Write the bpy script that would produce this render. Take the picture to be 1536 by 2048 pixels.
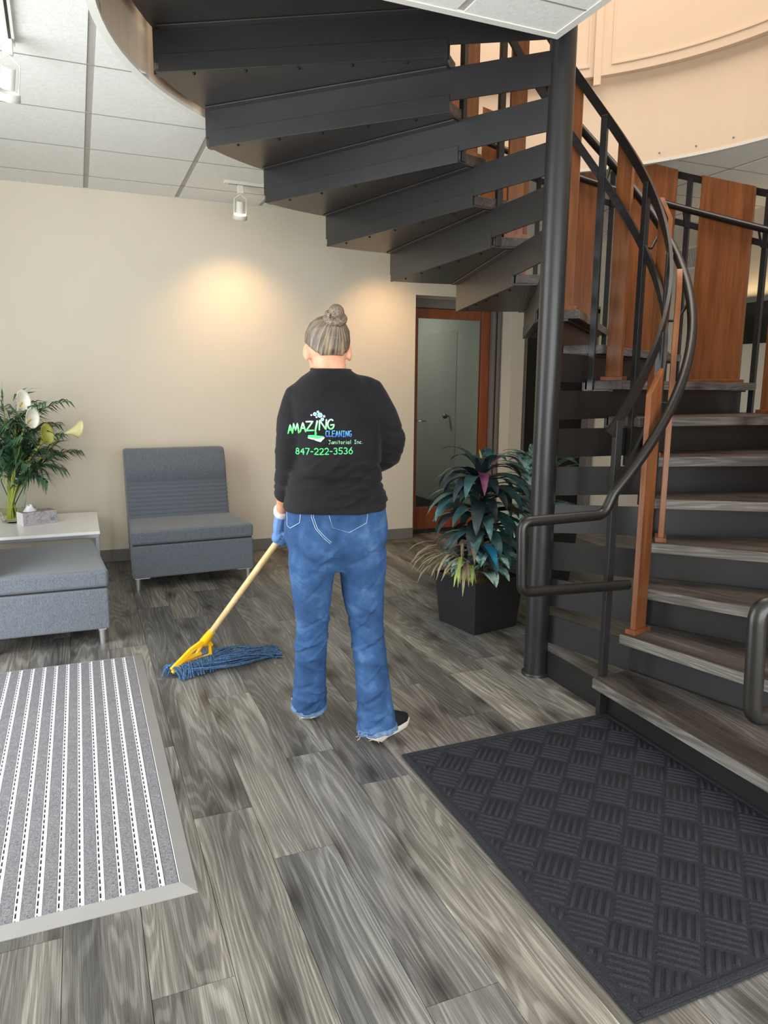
import bpy, bmesh, math, random
import numpy as np
from mathutils import Vector, Matrix
from mathutils.bvhtree import BVHTree

for o in list(bpy.data.objects): bpy.data.objects.remove(o)
SC = bpy.context.scene
COL = SC.collection
random.seed(7)
rad = math.radians
PI = math.pi

# ------------------------------------------------------------------ camera
cam = bpy.data.cameras.new('camera'); camo = bpy.data.objects.new('camera', cam); COL.objects.link(camo)
F_PX, YAW, PITCH, ROLL = 1454.79, 0.3947545, 0.1713528, -0.0076199
_f = Vector((math.sin(YAW)*math.cos(PITCH), math.cos(YAW)*math.cos(PITCH), -math.sin(PITCH)))
_r = Vector((math.cos(YAW), -math.sin(YAW), 0))
_d = _f.cross(_r)
_r2 = _r*math.cos(ROLL) + _d*math.sin(ROLL); _d2 = -_r*math.sin(ROLL) + _d*math.cos(ROLL)
M = Matrix((( _r2.x, -_d2.x, -_f.x, 0), (_r2.y, -_d2.y, -_f.y, 0), (_r2.z, -_d2.z, -_f.z, 1.40), (0, 0, 0, 1)))
camo.matrix_world = M
cam.sensor_fit = 'VERTICAL'; cam.sensor_height = 36; cam.lens = F_PX/2048*36
cam.clip_start = .02
SC.camera = camo

# ------------------------------------------------------------------ world, lights, exposure
SC.view_settings.view_transform = 'Standard'; SC.view_settings.look = 'None'
SC.view_settings.gamma = 1; SC.view_settings.use_curve_mapping = False
SC.view_settings.exposure = 1.30
w = bpy.data.worlds.new('world'); SC.world = w; w.use_nodes = True
w.node_tree.nodes['Background'].inputs[0].default_value = (.75, .87, 1, 1)
w.node_tree.nodes['Background'].inputs[1].default_value = .6

def area(name, loc, direction, sx, sy, energy, col):
    l = bpy.data.lights.new(name, 'AREA'); l.shape = 'RECTANGLE'; l.size = sx; l.size_y = sy; l.energy = energy; l.color = col
    o = bpy.data.objects.new(name, l); COL.objects.link(o); o.location = loc
    o.rotation_euler = Vector(direction).to_track_quat('-Z', 'Z').to_euler()
    return o
# assumed daylight from left and behind the camera: area lights, solid walls without openings
area('assumed_daylight_left', (-1.50, 2.9, 1.35), (1, 0, 0), 5.6, 2.3, 90, (.92, .98, 1))
area('assumed_entrance_daylight', (1.2, -1.75, 1.4), (0, 1, 0), 4.6, 2.3, 92, (.95, .98, 1))
# assumed lamps of the upper storey: one unseen area light over the stair well
area('assumed_upper_lamps', (2.6, 3.3, 5.7), (0, 0, -1), 3.0, 3.0, 76, (1, .88, .78))

# ------------------------------------------------------------------ mesh helpers
class MB:
    def __init__(s, split=True): s.v = []; s.f = []; s.sm = []; s.split = split
    def add(s, vs, fs, smooth=False):
        n = len(s.v); s.v += [tuple(v) for v in vs]
        for f in fs: s.f.append([i+n for i in f]); s.sm.append(smooth)
    def box(s, a, b, M=None):
        x0, y0, z0 = a; x1, y1, z1 = b
        vs = [Vector(q) for q in ((x0,y0,z0),(x1,y0,z0),(x1,y1,z0),(x0,y1,z0),(x0,y0,z1),(x1,y0,z1),(x1,y1,z1),(x0,y1,z1))]
        if M: vs = [M @ q for q in vs]
        s.add(vs, [(3,2,1,0),(4,5,6,7),(0,1,5,4),(1,2,6,5),(2,3,7,6),(3,0,4,7)])
    def prism(s, poly, z0, z1, M=None):
        n = len(poly)
        vs = [Vector((x, y, z0)) for x, y in poly] + [Vector((x, y, z1)) for x, y in poly]
        if M: vs = [M @ q for q in vs]
        s.add(vs, [tuple(range(n-1, -1, -1)), tuple(range(n, 2*n))] + [(i, (i+1) % n, n+(i+1) % n, n+i) for i in range(n)])
    def rings(s, rings, caps=True, smooth=True):
        k = len(rings[0]); vs = [q for r in rings for q in r]; fs = []
        for i in range(len(rings)-1):
            for j in range(k):
                a = i*k+j; b = i*k+(j+1) % k; fs.append((a, b, b+k, a+k))
        if caps and not (smooth and s.split): fs.append(tuple(range(k-1, -1, -1))); fs.append(tuple(range((len(rings)-1)*k, len(rings)*k)))
        s.add(vs, fs, smooth)
        if caps and smooth and s.split: s.add(rings[0], [tuple(range(k-1, -1, -1))]); s.add(rings[-1], [tuple(range(k))])
    def tube(s, pts, r, n=10, caps=True, smooth=True):
        pts = [Vector(p) for p in pts]; rr = r if isinstance(r, (list, tuple)) else [r]*len(pts)
        T = []
        for i in range(len(pts)):
            a = pts[max(i-1, 0)]; b = pts[min(i+1, len(pts)-1)]; T.append((b-a).normalized())
        u = T[0].orthogonal().normalized(); R = []
        for i, p in enumerate(pts):
            u = (u - T[i]*u.dot(T[i])).normalized(); v = T[i].cross(u)
            R.append([p + (u*math.cos(2*PI*j/n) + v*math.sin(2*PI*j/n))*rr[i] for j in range(n)])
        s.rings(R, caps, smooth)
    def bar(s, pts, w, h, up=Vector((0, 0, 1))):
        pts = [Vector(p) for p in pts]; R = []
        for i, p in enumerate(pts):
            a = pts[max(i-1, 0)]; b = pts[min(i+1, len(pts)-1)]; t = (b-a).normalized()
            side = t.cross(up).normalized(); u2 = side.cross(t).normalized()
            R.append([p - side*w/2 - u2*h/2, p + side*w/2 - u2*h/2, p + side*w/2 + u2*h/2, p - side*w/2 + u2*h/2])
        s.rings(R, True, False)
    def lathe(s, prof, c=(0, 0, 0), n=24, smooth=True, caps=True):
        s.rings([[Vector((c[0]+r*math.cos(2*PI*j/n), c[1]+r*math.sin(2*PI*j/n), c[2]+z)) for j in range(n)] for r, z in prof], caps, smooth)
    def ball(s, c, r, n=12, m=8, M=None):
        r = r if isinstance(r, (tuple, list)) else (r, r, r); R = []
        for i in range(m+1):
            t = PI*(i+.001)/(m+.002); t = -PI/2 + t
            R.append([Vector((r[0]*math.cos(t)*math.cos(2*PI*j/n), r[1]*math.cos(t)*math.sin(2*PI*j/n), r[2]*math.sin(t))) for j in range(n)])
        R = [[(M @ q if M else q) + Vector(c) for q in q_] for q_ in R]
        sp_, s.split = s.split, False; s.rings(R, True, True); s.split = sp_
    def mesh(s, name):
        m = bpy.data.meshes.new(name); m.from_pydata(s.v, [], s.f)
        m.polygons.foreach_set('use_smooth', s.sm); m.update(); return m
    def build(s, name, mat, parent=None, bevel=0, seg=2):
        return link(name, s.mesh(name), mat, parent, bevel, seg)

def link(name, me, mat, parent=None, bevel=0, seg=2):
    o = bpy.data.objects.new(name, me); COL.objects.link(o)
    if mat and not me.materials: me.materials.append(mat)
    if parent: o.parent = parent
    if bevel:
        b = o.modifiers.new('bevel', 'BEVEL'); b.width = bevel; b.segments = seg; b.limit_method = 'ANGLE'; b.angle_limit = rad(40)
        for p in me.polygons: p.use_smooth = True
        try: b.harden_normals = True
        except Exception: pass
    return o
def tag(o, label, cat, group=None):
    o['label'] = label; o['category'] = cat
    if group: o['group'] = group
    return o
def empty(name, loc=(0, 0, 0), rz=0):
    o = bpy.data.objects.new(name, None); COL.objects.link(o); o.location = loc; o.rotation_euler = (0, 0, rz); o.empty_display_size = .05; return o
def struct(o): o['kind'] = 'structure'; return o
def stuff(o): o['kind'] = 'stuff'; return o
def RZ(a): return Matrix.Rotation(a, 4, 'Z')
def TR(x, y, z=0): return Matrix.Translation((x, y, z))

# ------------------------------------------------------------------ materials
def s2l(c): return tuple(((v/255+.055)/1.055)**2.4 if v/255 > .04045 else v/255/12.92 for v in c)
class G:
    def __init__(s, name):
        s.m = bpy.data.materials.new(name); s.m.use_nodes = True; s.t = s.m.node_tree; s.b = s.t.nodes['Principled BSDF']
    def n(s, typ, **kw):
        x = s.t.nodes.new('ShaderNode'+typ)
        for k, v in kw.items():
            if k in x.inputs: x.inputs[k].default_value = v
            else: setattr(x, k, v)
        return x
    def l(s, a, b): s.t.links.new(a, b)
    def coord(s, kind='Object', scale=(1, 1, 1), rnd=False, rot=(0, 0, 0)):
        c = s.n('TexCoord').outputs[kind]
        if rnd:
            oi = s.n('ObjectInfo'); mu = s.n('Math', operation='MULTIPLY'); mu.inputs[1].default_value = 37.0
            s.l(oi.outputs['Random'], mu.inputs[0]); ad = s.n('VectorMath', operation='ADD'); s.l(c, ad.inputs[0]); s.l(mu.outputs[0], ad.inputs[1]); c = ad.outputs[0]
        mp = s.n('Mapping'); mp.inputs['Scale'].default_value = scale; mp.inputs['Rotation'].default_value = rot; s.l(c, mp.inputs[0]); return mp.outputs[0]
    def noise(s, vec, scale=5, detail=4, rough=.55, dist=0):
        x = s.n('TexNoise'); x.inputs['Scale'].default_value = scale; x.inputs['Detail'].default_value = detail; x.inputs['Roughness'].default_value = rough; x.inputs['Distortion'].default_value = dist
        s.l(vec, x.inputs['Vector']); return x.outputs['Fac']
    def ramp(s, fac, stops):
        x = s.n('ValToRGB'); e = x.color_ramp.elements
        while len(e) < len(stops): e.new(.5)
        for q, (p, c) in zip(e, stops): q.position = p; q.color = (*c, 1)
        s.l(fac, x.inputs[0]); return x.outputs[0]
    def mix(s, a, b, fac, mode='MIX'):
        x = s.n('Mix', data_type='RGBA', blend_type=mode)
        for i, v in ((6, a), (7, b), (0, fac)):
            if isinstance(v, (tuple, list)): x.inputs[i].default_value = (*v, 1)
            elif isinstance(v, (int, float)): x.inputs[i].default_value = v
            else: s.l(v, x.inputs[i])
        return x.outputs[2]
    def bump(s, h, strength=.3, dist=.01):
        x = s.n('Bump'); x.inputs['Strength'].default_value = strength; x.inputs['Distance'].default_value = dist
        s.l(h, x.inputs['Height']); s.l(x.outputs[0], s.b.inputs['Normal'])
    def col(s, c):
        if isinstance(c, (tuple, list)): s.b.inputs['Base Color'].default_value = (*c, 1)
        else: s.l(c, s.b.inputs['Base Color'])
    def set(s, rough=.5, metal=0, spec=.5, **kw):
        s.b.inputs['Roughness'].default_value = rough; s.b.inputs['Metallic'].default_value = metal; s.b.inputs['Specular IOR Level'].default_value = spec
        for k, v in kw.items(): s.b.inputs[k].default_value = v
        return s.m
def flat(name, rgb, rough=.5, metal=0, spec=.5, var=.12, nscale=8, bump=0, bscale=200, **kw):
    g = G(name); c = s2l(rgb); v = g.coord('Object')
    if var:
        f = g.noise(v, nscale, 5); g.col(g.ramp(f, [(.3, tuple(x*(1-var) for x in c)), (.7, tuple(min(1, x*(1+var)) for x in c))]))
    else: g.col(c)
    if bump: g.bump(g.noise(v, bscale, 3), bump, .004)
    return g.set(rough, metal, spec, **kw)

def floor_wood(name, tones, axis='Y', rough=.42):
    g = G(name); Y = axis == 'Y'
    ax = lambda across, along: (across, along, 1) if Y else (along, across, 1)
    big = g.noise(g.coord('Object', ax(1, .10), rnd=True), 6, 3, .5, .3)              # broad figure
    low = g.noise(g.coord('Object', ax(1, .085), rnd=True), 7.5, 2, .4, .15)          # contour lines give cathedral grain
    m1 = g.n('Math', operation='MULTIPLY'); m1.inputs[1].default_value = 120; g.l(low, m1.inputs[0]); sn = g.n('Math', operation='SINE'); g.l(m1.outputs[0], sn.inputs[0])
    fine = g.noise(g.coord('Object', ax(1, .012), rnd=True), 520, 2, .6, .05)
    mid = g.noise(g.coord('Object', ax(1, .02), rnd=True), 120, 4, .65, .1)
    crack = g.noise(g.coord('Object', ax(1, .045), rnd=True), 15, 5, .6, .35)
    base = g.ramp(big, [(.28, tones[0]), (.5, tones[1]), (.72, tones[2])])
    oi = g.n('ObjectInfo'); tone = g.ramp(oi.outputs['Random'], [(0, (.72, .74, .78)), (.3, (.92, .92, .92)), (.65, (1.10, 1.08, 1.02)), (.9, (1.0, .96, .93)), (1, (.8, .78, .77))])
    c = g.mix(base, tone, 1, 'MULTIPLY')
    c = g.mix(c, g.ramp(sn.outputs[0], [(.0, (.72, .71, .70)), (.4, (1, 1, 1)), (1, (1.16, 1.16, 1.15))]), .9, 'MULTIPLY')
    c = g.mix(c, g.ramp(mid, [(.32, (.72, .71, .70)), (.55, (1.02, 1.02, 1.02)), (.7, (1.12, 1.11, 1.10))]), .6, 'MULTIPLY')
    c = g.mix(c, g.ramp(fine, [(.38, (.62, .61, .60)), (.52, (1, 1, 1)), (.64, (1.38, 1.37, 1.34))]), .8, 'MULTIPLY')
    c = g.mix(c, g.ramp(crack, [(.60, (1, 1, 1)), (.70, (.62, .60, .58)), (.78, (.36, .34, .33))]), .9, 'MULTIPLY')
    vo = g.n('TexVoronoi', voronoi_dimensions='2D'); vo.inputs['Scale'].default_value = .8; g.l(g.coord('Object', ax(6.0, 2.4), rnd=True), vo.inputs['Vector'])
    c = g.mix(c, g.ramp(vo.outputs['Distance'], [(.02, (.28, .26, .25)), (.10, (.55, .53, .52)), (.2, (.9, .89, .88)), (.28, (1, 1, 1))]), .9, 'MULTIPLY')
    g.col(c); g.bump(g.mix(fine, mid, .5), .25, .002)
    return g.set(rough, 0, .4)
M_floor = floor_wood('floor_oak_grey', [s2l((84, 83, 82)), s2l((124, 122, 118)), s2l((158, 156, 150))])
M_tread = floor_wood('tread_oak_grey', [s2l((50, 44, 41)), s2l((80, 72, 67)), s2l((112, 104, 98))], 'X', .42)
M_nosing_lit = floor_wood('nosing_oak_lit', [s2l((86, 84, 83)), s2l((120, 118, 116)), s2l((150, 147, 144))], 'X', .4)  # nosing strip paler than the tread: entrance light put into its colour
def cherry(name, a, b):
    g = G(name); v = g.coord('Object', (1, 1, .07), rnd=True)
    f = g.noise(v, 22, 4, .6, .6); f2 = g.noise(v, 90, 3, .6)
    c = g.ramp(f, [(.25, s2l(a)), (.75, s2l(b))]); c = g.mix(c, g.ramp(f2, [(.35, (.8, .78, .76)), (.65, (1.08, 1.06, 1.04))]), .5, 'MULTIPLY')
    g.col(c); g.bump(f2, .06, .002); return g.set(.33, 0, .5)
M_cherry = cherry('cherry_wood', (98, 56, 30), (148, 92, 53))
M_doorwood = cherry('door_wood', (120, 58, 27), (156, 82, 41))
M_handlewood = cherry('pale_handle_wood', (206, 170, 118), (232, 200, 150))
M_steel = flat('black_painted_steel', (36, 36, 37), .36, 0, .5, .10, 6, .05, 260)
M_steel2 = flat('charcoal_sheet_steel', (54, 50, 48), .40, .15, .5, .12, 4, .05, 180)
M_bolt = flat('dark_bolt', (18, 18, 18), .4, .5)
M_rail = flat('brown_black_rail', (28, 26, 25), .33, .0, .5, .08)
M_wall = flat('warm_beige_paint', (212, 203, 186), .75, 0, .3, .012, 3, .05, 350)
M_cream = flat('cream_paint', (226, 204, 178), .7, 0, .3, .012, 3, .04, 350)
M_white = flat('white_paint', (226, 224, 216), .6, 0, .4, .02)
M_tile = (lambda g: (g.col(g.ramp(g.noise(g.coord('Object'), 60, 5, .7), [(.3, s2l((226, 226, 222))), (.7, s2l((242, 242, 238)))])), g.bump(g.noise(g.coord('Object'), 120, 5, .8), .35, .004), g.set(.9, 0, .2))[-1])(G('acoustic_tile'))
M_grid = flat('ceiling_grid_grey', (176, 172, 166), .6, 0, .3, .03)
M_base = flat('grey_vinyl_baseboard', (112, 108, 103), .5, 0, .4, .04)
M_greyframe = flat('grey_door_frame', (122, 114, 110), .45, .1, .5, .05)
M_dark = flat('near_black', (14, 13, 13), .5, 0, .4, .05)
M_subfloor = flat('dark_joint', (40, 37, 34), .8, 0, .2, .05)
M_chrome = flat('brushed_chrome', (200, 202, 205), .22, 1, .5, .03)
M_silver = flat('satin_silver', (196, 198, 202), .32, .85, .5, .03)
M_alu = flat('grey_aluminium', (150, 152, 156), .35, .8, .5, .03)

# ------------------------------------------------------------------ the setting
HCEIL = 2.815; YB = 6.06; XR = 5.05; XL = -1.6; YF = -1.9
VC = Vector((1.932, 2.901)); VR = 1.815            # stair well opening in the ceiling
SX, SY = 1.895, 2.745                                # landing soffit: x < SX and y < SY stays closed
HFL2 = 3.41

# floor with single planks
b = MB(); b.box((XL, YF, -.06), (XR+.1, YB+.25, -.009)); floor = struct(b.build('floor', M_subfloor))
PW, PL = .1925, 1.22
b = MB(); b.box((.0008, .0008, -.009), (PW-.0008, PL-.0008, 0)); plank_me = b.mesh('plank'); plank_me.materials.append(M_floor)
known = {2: 1.945, 3: 2.515, 1: 2.24, 4: 2.233, 7: 2.576, 8: 3.015, 0: 1.55, 5: 2.9, 6: 1.75}
for k in range(-9, 26):
    x = .075 + k*PW
    j = known.get(k, random.uniform(0, PL))
    y = j - PL*math.ceil((j - YF)/PL)
    while y < YB:
        if y + PL > -.3 or k % 2 == 0:
            o = bpy.data.objects.new('plank', plank_me); COL.objects.link(o); o.location = (x, y, 0); o.parent = floor
            if y + PL > YB + .2: o.scale = (1, (YB + .2 - y)/PL, 1)
            if x + PW > XR: o.scale = ((XR + .05 - x)/PW, o.scale[1], 1)
        y += PL

# back wall with the door recess and the dark doorway
b = MB(); T = .17
b.box((XL, YB, 0), (2.815, YB+T, HCEIL+.3)); b.box((2.815, YB, 2.20), (3.82, YB+T, HCEIL+.3)); b.box((3.82, YB, 0), (3.965, YB+T, HCEIL+.3))
b.box((3.965, YB, 2.17), (4.80, YB+T, HCEIL+.3)); b.box((4.80, YB, 0), (XR+.1, YB+T, HCEIL+.3))
wall_back = struct(b.build('wall_back', M_wall))
b = MB(); b.box((XR, YF, 0), (XR+.15, YB, HCEIL+.3)); wall_right = struct(b.build('wall_right', M_wall))
b = MB(); b.box((XL-.12, YF, 0), (XL, YB+T, HCEIL+.3)); struct(b.build('wall_left', M_wall))
b = MB(); b.box((XL-.12, YF-.12, 0), (XR+.15, YF, HCEIL+.3)); struct(b.build('wall_front', M_wall))
def baseboard(name, a, bb):
    m = MB(); m.box(a, bb); return struct(m.build(name, M_base, None, .004))
baseboard('baseboard_back', (XL, YB-.012, 0.0), (2.815, YB-.001, .10))
baseboard('baseboard_pier', (3.82, YB-.012, 0), (3.965, YB-.001, .10))
baseboard('baseboard_right', (XR-.012, YF, 0), (XR-.001, YB, .10))

# ceiling: recessed grid plate, tegular tiles proud of it, clipped to the round well
def arc_y(x):
    q = VR*VR - (x-VC.x)**2
    return math.sqrt(q) if q > 0 else None
def spans(x, y0, y1, xm):
    """closed y-intervals of the ceiling at abscissa x (xm picks which side of the soffit edge)"""
    a = arc_y(x); out = []
    if a is None: return [(y0, y1)]
    lo, hi = VC.y - a, VC.y + a
    if xm < SX: lo = max(lo, SY) if xm < SX else lo
    if y0 < lo: out.append((y0, min(y1, lo)))
    if y1 > hi: out.append((max(y0, hi), y1))
    return out
def cut_plate(x0, x1, y0, y1, z0, z1, n):
    m = MB(); xs = sorted(set([x0 + (x1-x0)*i/n for i in range(n+1)] + [v for v in (SX, VC.x-VR+1e-4, VC.x+VR-1e-4) if x0 < v < x1]))
    for a, c in zip(xs[:-1], xs[1:]):
        xm = (a+c)/2
        for side in (0, 1):
            def iv(x):
                if arc_y(xm) is None: return (y0, y1) if side == 0 else None
                q = arc_y(x)
                if q is None: return (y0, y1) if side == 0 else None
                lo, hi = VC.y - q, VC.y + q
                if xm < SX: lo = max(lo, SY)
                if xm < SX and hi < SY: return (y0, y1) if side == 0 else None
                if side == 0: return (y0, min(y1, lo)) if y0 < lo else None
                return (max(y0, hi), y1) if y1 > hi else None
            p, q = iv(a), iv(c)
            if p and p[1]-p[0] < 1e-6: p = None
            if q and q[1]-q[0] < 1e-6: q = None
            if arc_y(xm) is None and side == 1: continue
            if p is None and q is None: continue
            if p is None: e = y0 if side == 0 else y1; p = (e, e)
            if q is None: e = y0 if side == 0 else y1; q = (e, e)
            m.prism([(a, p[0]), (c, q[0]), (c, q[1]), (a, p[1])], z0, z1)
    return m
m = cut_plate(XL, XR+.15, YF, YB+T, HCEIL-.0005, HCEIL+.05, 160); ceiling = struct(m.build('ceiling', M_grid))
TX, TY = .645, .637
gx = [.1385 + TX*i - TX*4 for i in range(14)]; gy = [6.06 - .355 - TY*i for i in range(-1, 13)]
full_me = None
for xa, xb in zip(gx[:-1], gx[1:]):
    for yb, ya in zip(gy[:-1], gy[1:]):
        x0, x1, y0, y1 = xa+.017, xb-.017, ya+.005, yb-.005
        y1 = min(y1, YB); x1 = min(x1, XR); x0 = max(x0, XL); y0 = max(y0, YF)
        if x1-x0 < .02 or y1-y0 < .02: continue
        near = min(((x-VC.x)**2 + (y-VC.y)**2)**.5 for x in (x0, x1, (x0+x1)/2) for y in (y0, y1, (y0+y1)/2)) < VR+.5
        m = cut_plate(x0, x1, y0, y1, HCEIL-.006, HCEIL-.0006, 14) if near else MB()
        if not near: m.box((x0, y0, HCEIL-.006), (x1, y1, HCEIL-.0006))
        if m.v: m.build('ceiling_tile', M_tile, ceiling)

M_joint = flat('tile_joint', (150, 148, 142), .8, 0, .2, .05)
for yy in gy:
    if YF < yy < YB: m = cut_plate(XL, XR, yy-.0045, yy+.0045, HCEIL-.0068, HCEIL-.0007, 120); m.build('tile_joint', M_joint, ceiling)
# curved white trim and fascia of the well
def va(a, r=VR): return (VC.x + r*math.cos(a), VC.y + r*math.sin(a))
A0 = math.asin((SY-VC.y)/VR); A_left = PI - A0; A_bot = -math.acos((SX-VC.x)/VR)
ang = [A_bot + (A_left - A_bot)*i/90 for i in range(91)]
def ring_wall(name, r0, r1, z0, z1, mat, angs, parent=None):
    m = MB(); R = []
    for a in angs:
        p, q = va(a, r0), va(a, r1); R.append([Vector((*p, z0)), Vector((*q, z0)), Vector((*q, z1)), Vector((*p, z1))])
    m.rings(R, True, False); o = m.build(name, mat, parent); return o
struct(ring_wall('trim_1', VR-.006, VR+.030, HCEIL-.010, HCEIL+.006, M_white, ang))
wall_well = struct(ring_wall('wall_well', VR-.002, VR+.12, HCEIL+.006, HFL2, M_cream, ang))
m = MB(); zt = HCEIL-.010
m.box((SX-.03, VC.y-VR, zt), (SX+.004, SY+.004, HCEIL+.01)); m.box((VC.x-VR, SY-.03, zt), (SX-.03, SY+.004, HCEIL+.01)); struct(m.build('trim_2', M_white))
m = MB(); m.box((SX-.12, VC.y-VR, HCEIL+.01), (SX, SY, HFL2)); m.box((VC.x-VR, SY-.12, HCEIL+.01), (SX-.12, SY, HFL2)); struct(m.build('wall_landing', M_steel2))
VR += .06; m = cut_plate(XL-.1, XR+.2, YF-.1, YB+.3, HFL2-.06, HFL2-.001, 120); struct(m.build('floor_upper', M_subfloor)); VR -= .06
# parapet of the upper storey with its raised frames
ga = [rad(-60) + rad(190)*i/60 for i in range(61)]
par = struct(ring_wall('wall_parapet', VR-.05, VR-.004, 3.36, 4.45, M_cream, ga))
def arc_frame(a0, a1, z0, z1, w=.012):
    n = max(3, int((a1-a0)/rad(2))); aa = [a0+(a1-a0)*i/n for i in range(n+1)]; wa = w/VR
    for q0, q1, zz0, zz1 in ((a0, a1, z0, z0+w), (a0, a1, z1-w, z1)):
        ring_wall('panel_moulding', VR-.056, VR-.049, zz0, zz1, M_cream, aa, par)
    for a in (a0, a1-wa): ring_wall('panel_moulding', VR-.056, VR-.049, z0+w, z1-w, M_cream, [a, a+wa], par)
arc_frame(rad(-6), rad(42.2), 3.415, 4.3); arc_frame(rad(46.6), rad(92), 3.415, 4.3)
ring_wall('mounting_strip', VR-.075, VR-.05, 3.30, 4.45, M_cream, [rad(44.2), rad(45.6)], par)
m = MB()
for a in (32, 25, 18, 11, 4):
    p = va(rad(a), VR-.004); m.ball((*p, 2.86), .006, 8, 5)
m.build('screw_head', M_alu, wall_well)
# shell of the upper storey
m = MB(); zt = 6.0
m.box((XL-.1, YF-.1, zt), (XR+.2, YB+.3, zt+.1)); struct(m.build('ceiling_upper', M_white))
m = MB(); m.box((XL-.2, YF-.1, HCEIL+.3), (XL-.1, YB+.3, zt)); m.box((XR+.2, YF-.1, HCEIL+.3), (XR+.3, YB+.3, zt)); m.box((XL-.2, YB+.3, HCEIL+.3), (XR+.3, YB+.4, zt)); m.box((XL-.2, YF-.2, HCEIL+.3), (XR+.3, YF-.1, zt)); struct(m.build('wall_upper', M_cream))

# glazed wooden door in its recess, grey frame, corridor behind
YD = YB+.17
glass = G('clear_glass'); glass.col((.9, .95, .93)); M_glass = glass.set(.03, 0, .5, **{'Transmission Weight': 1.0, 'IOR': 1.45})
gp = G('door_glass'); gp.col((.86, .92, .88)); M_doorglass = gp.set(.04, 0, .5, **{'Transmission Weight': 1.0, 'IOR': 1.02})
door = struct(empty('door_1', (2.85, YD, 0)))
def dpart(name, boxes, mat, bev=.003, par=door):
    m = MB()
    for a, c in boxes: m.box((a[0]-2.85, a[1]-YD, a[2]), (c[0]-2.85, c[1]-YD, c[2]))
    return m.build(name, mat, par, bev)
dpart('door_frame', [((2.815, YD+.02, 2.115), (3.82, YD+.12, 2.20)), ((3.715, YD-.005, 0), (3.745, YD+.12, 2.115)), ((3.745, YD+.02, 0), (3.77, YD+.12, 2.115)), ((3.77, YD-.005, 0), (3.80, YD+.12, 2.115)), ((3.80, YD+.015, 0), (3.82, YD+.12, 2.115)), ((2.815, YD+.02, 0), (2.86, YD+.12, 2.115))], M_greyframe)
dpart('top_rail', [((2.945, YD+.045, 2.025), (3.60, YD+.09, 2.112))], M_doorwood)
dpart('bottom_rail', [((2.945, YD+.045, .03), (3.62, YD+.09, .245))], M_doorwood)
dpart('stile', [((2.862, YD+.045, .03), (2.945, YD+.09, 2.112))], M_doorwood)
dpart('stile', [((3.62, YD+.045, .03), (3.712, YD+.09, 2.112))], M_doorwood)
dpart('glass_pane', [((2.945, YD+.062, .245), (3.62, YD+.068, 2.03))], M_doorglass, 0)
h = MB(); h.tube([(2.905-2.85, .045, 1.08), (2.905-2.85, 0.0, 1.08), (3.02-2.85, -.004, 1.08)], .009, 8); h.lathe([(.0, 0), (.026, 0), (.026, .008), (0, .008)], (0, 0, 0), 16)
h.build('lever_handle', M_chrome, door)
# corridor: floor, walls, side door with a round knob
m = MB(); XC = 3.985
m.box((XC, YD+.14, 0), (XC+.1, 10.2, 2.7)); m.box((2.2, YD+.14, 0), (2.3, 10.2, 2.7)); m.box((2.2, 10.2, 0), (XC+.1, 10.3, 2.7)); m.box((2.3, YD+.14, 2.6), (XC, 10.2, 2.7)); m.box((2.2, YB+T, 0), (2.815, YD+.14, 2.7))
M_corr = flat('corridor_paint', (188, 190, 182), .7, 0, .3, .02); struct(m.build('wall_corridor', M_corr))
m = MB(); m.box((2.3, YD+.0, -.05), (XC, 10.2, 0.001)); struct(m.build('floor_corridor', flat('corridor_carpet', (52, 52, 52), .9, 0, .2, .1, 60)))
d3 = struct(empty('door_3', (XC, 7.45, 0))); m = MB(); m.box((-.004, 0, .01), (-.001, .9, 2.03)); m.build('door_leaf', flat('pale_door_paint', (182, 184, 176), .55, 0, .4, .02), d3, .003)
m = MB(); m.tube([(-.012, .15, 1.06), (-.05, .15, 1.06)], .012, 10); m.ball((-.06, .15, 1.06), .03); m.build('knob', M_alu, d3)
l = bpy.data.lights.new('added_corridor_lamp', 'AREA'); l.shape = 'DISK'; l.size = .5; l.energy = 4.5; l.color = (1, .97, .88); lo = bpy.data.objects.new('added_corridor_lamp', l); COL.objects.link(lo); lo.location = (3.1, 8.2, 2.58)  # added unseen lamp, brightens the corridor behind the glass
# dark doorway beside it
d2 = struct(empty('door_2', (3.965, YB, 0)))
m = MB(); m.box((0, .02, 0), (.05, .15, 2.17)); m.box((.785, -.015, 0), (.86, .15, 2.17)); m.box((0, -.015, 2.12), (.86, .15, 2.19)); m.build('door_frame', M_greyframe, d2, .004)
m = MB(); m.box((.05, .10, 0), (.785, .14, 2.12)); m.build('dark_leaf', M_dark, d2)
# fittings of the right wall: grille, dark interior window
vent = empty('wall_vent', (XR, 5.18, 2.53)); tag(vent, 'white louvred air vent high on the right wall', 'vent')
m = MB()
for a, c in (((-.012, -.12, -.10), (0, .12, -.08)), ((-.012, -.12, .08), (0, .12, .10)), ((-.012, -.12, -.08), (0, -.10, .08)), ((-.012, .10, -.08), (0, .12, .08))): m.box(a, c)
m.build('frame', M_white, vent)
m = MB(); m.box((-.003, -.10, -.08), (-.001, .10, .08)); m.build('backing', M_dark, vent)
m = MB(); m.box((-.011, -.003, -.08), (-.003, .003, .08)); lm = m.mesh('louvre'); lm.materials.append(M_white)
for i in range(11):
    o = link('louvre', lm, None, vent); o.location = (0, -.09+.018*i, 0)
win = struct(empty('window_1', (XR, 3.6, 0)))
m = MB(); m.box((-.03, 0, 2.08), (0, 1.15, 2.125)); m.build('window_frame', M_alu, win, .004)
m = MB(); m.box((-.012, 0, 1.76), (-.001, 1.15, 2.08)); m.build('window_pane', flat('dark_green_glass', (38, 42, 36), .12, 0, .5, .05), win)
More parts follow.
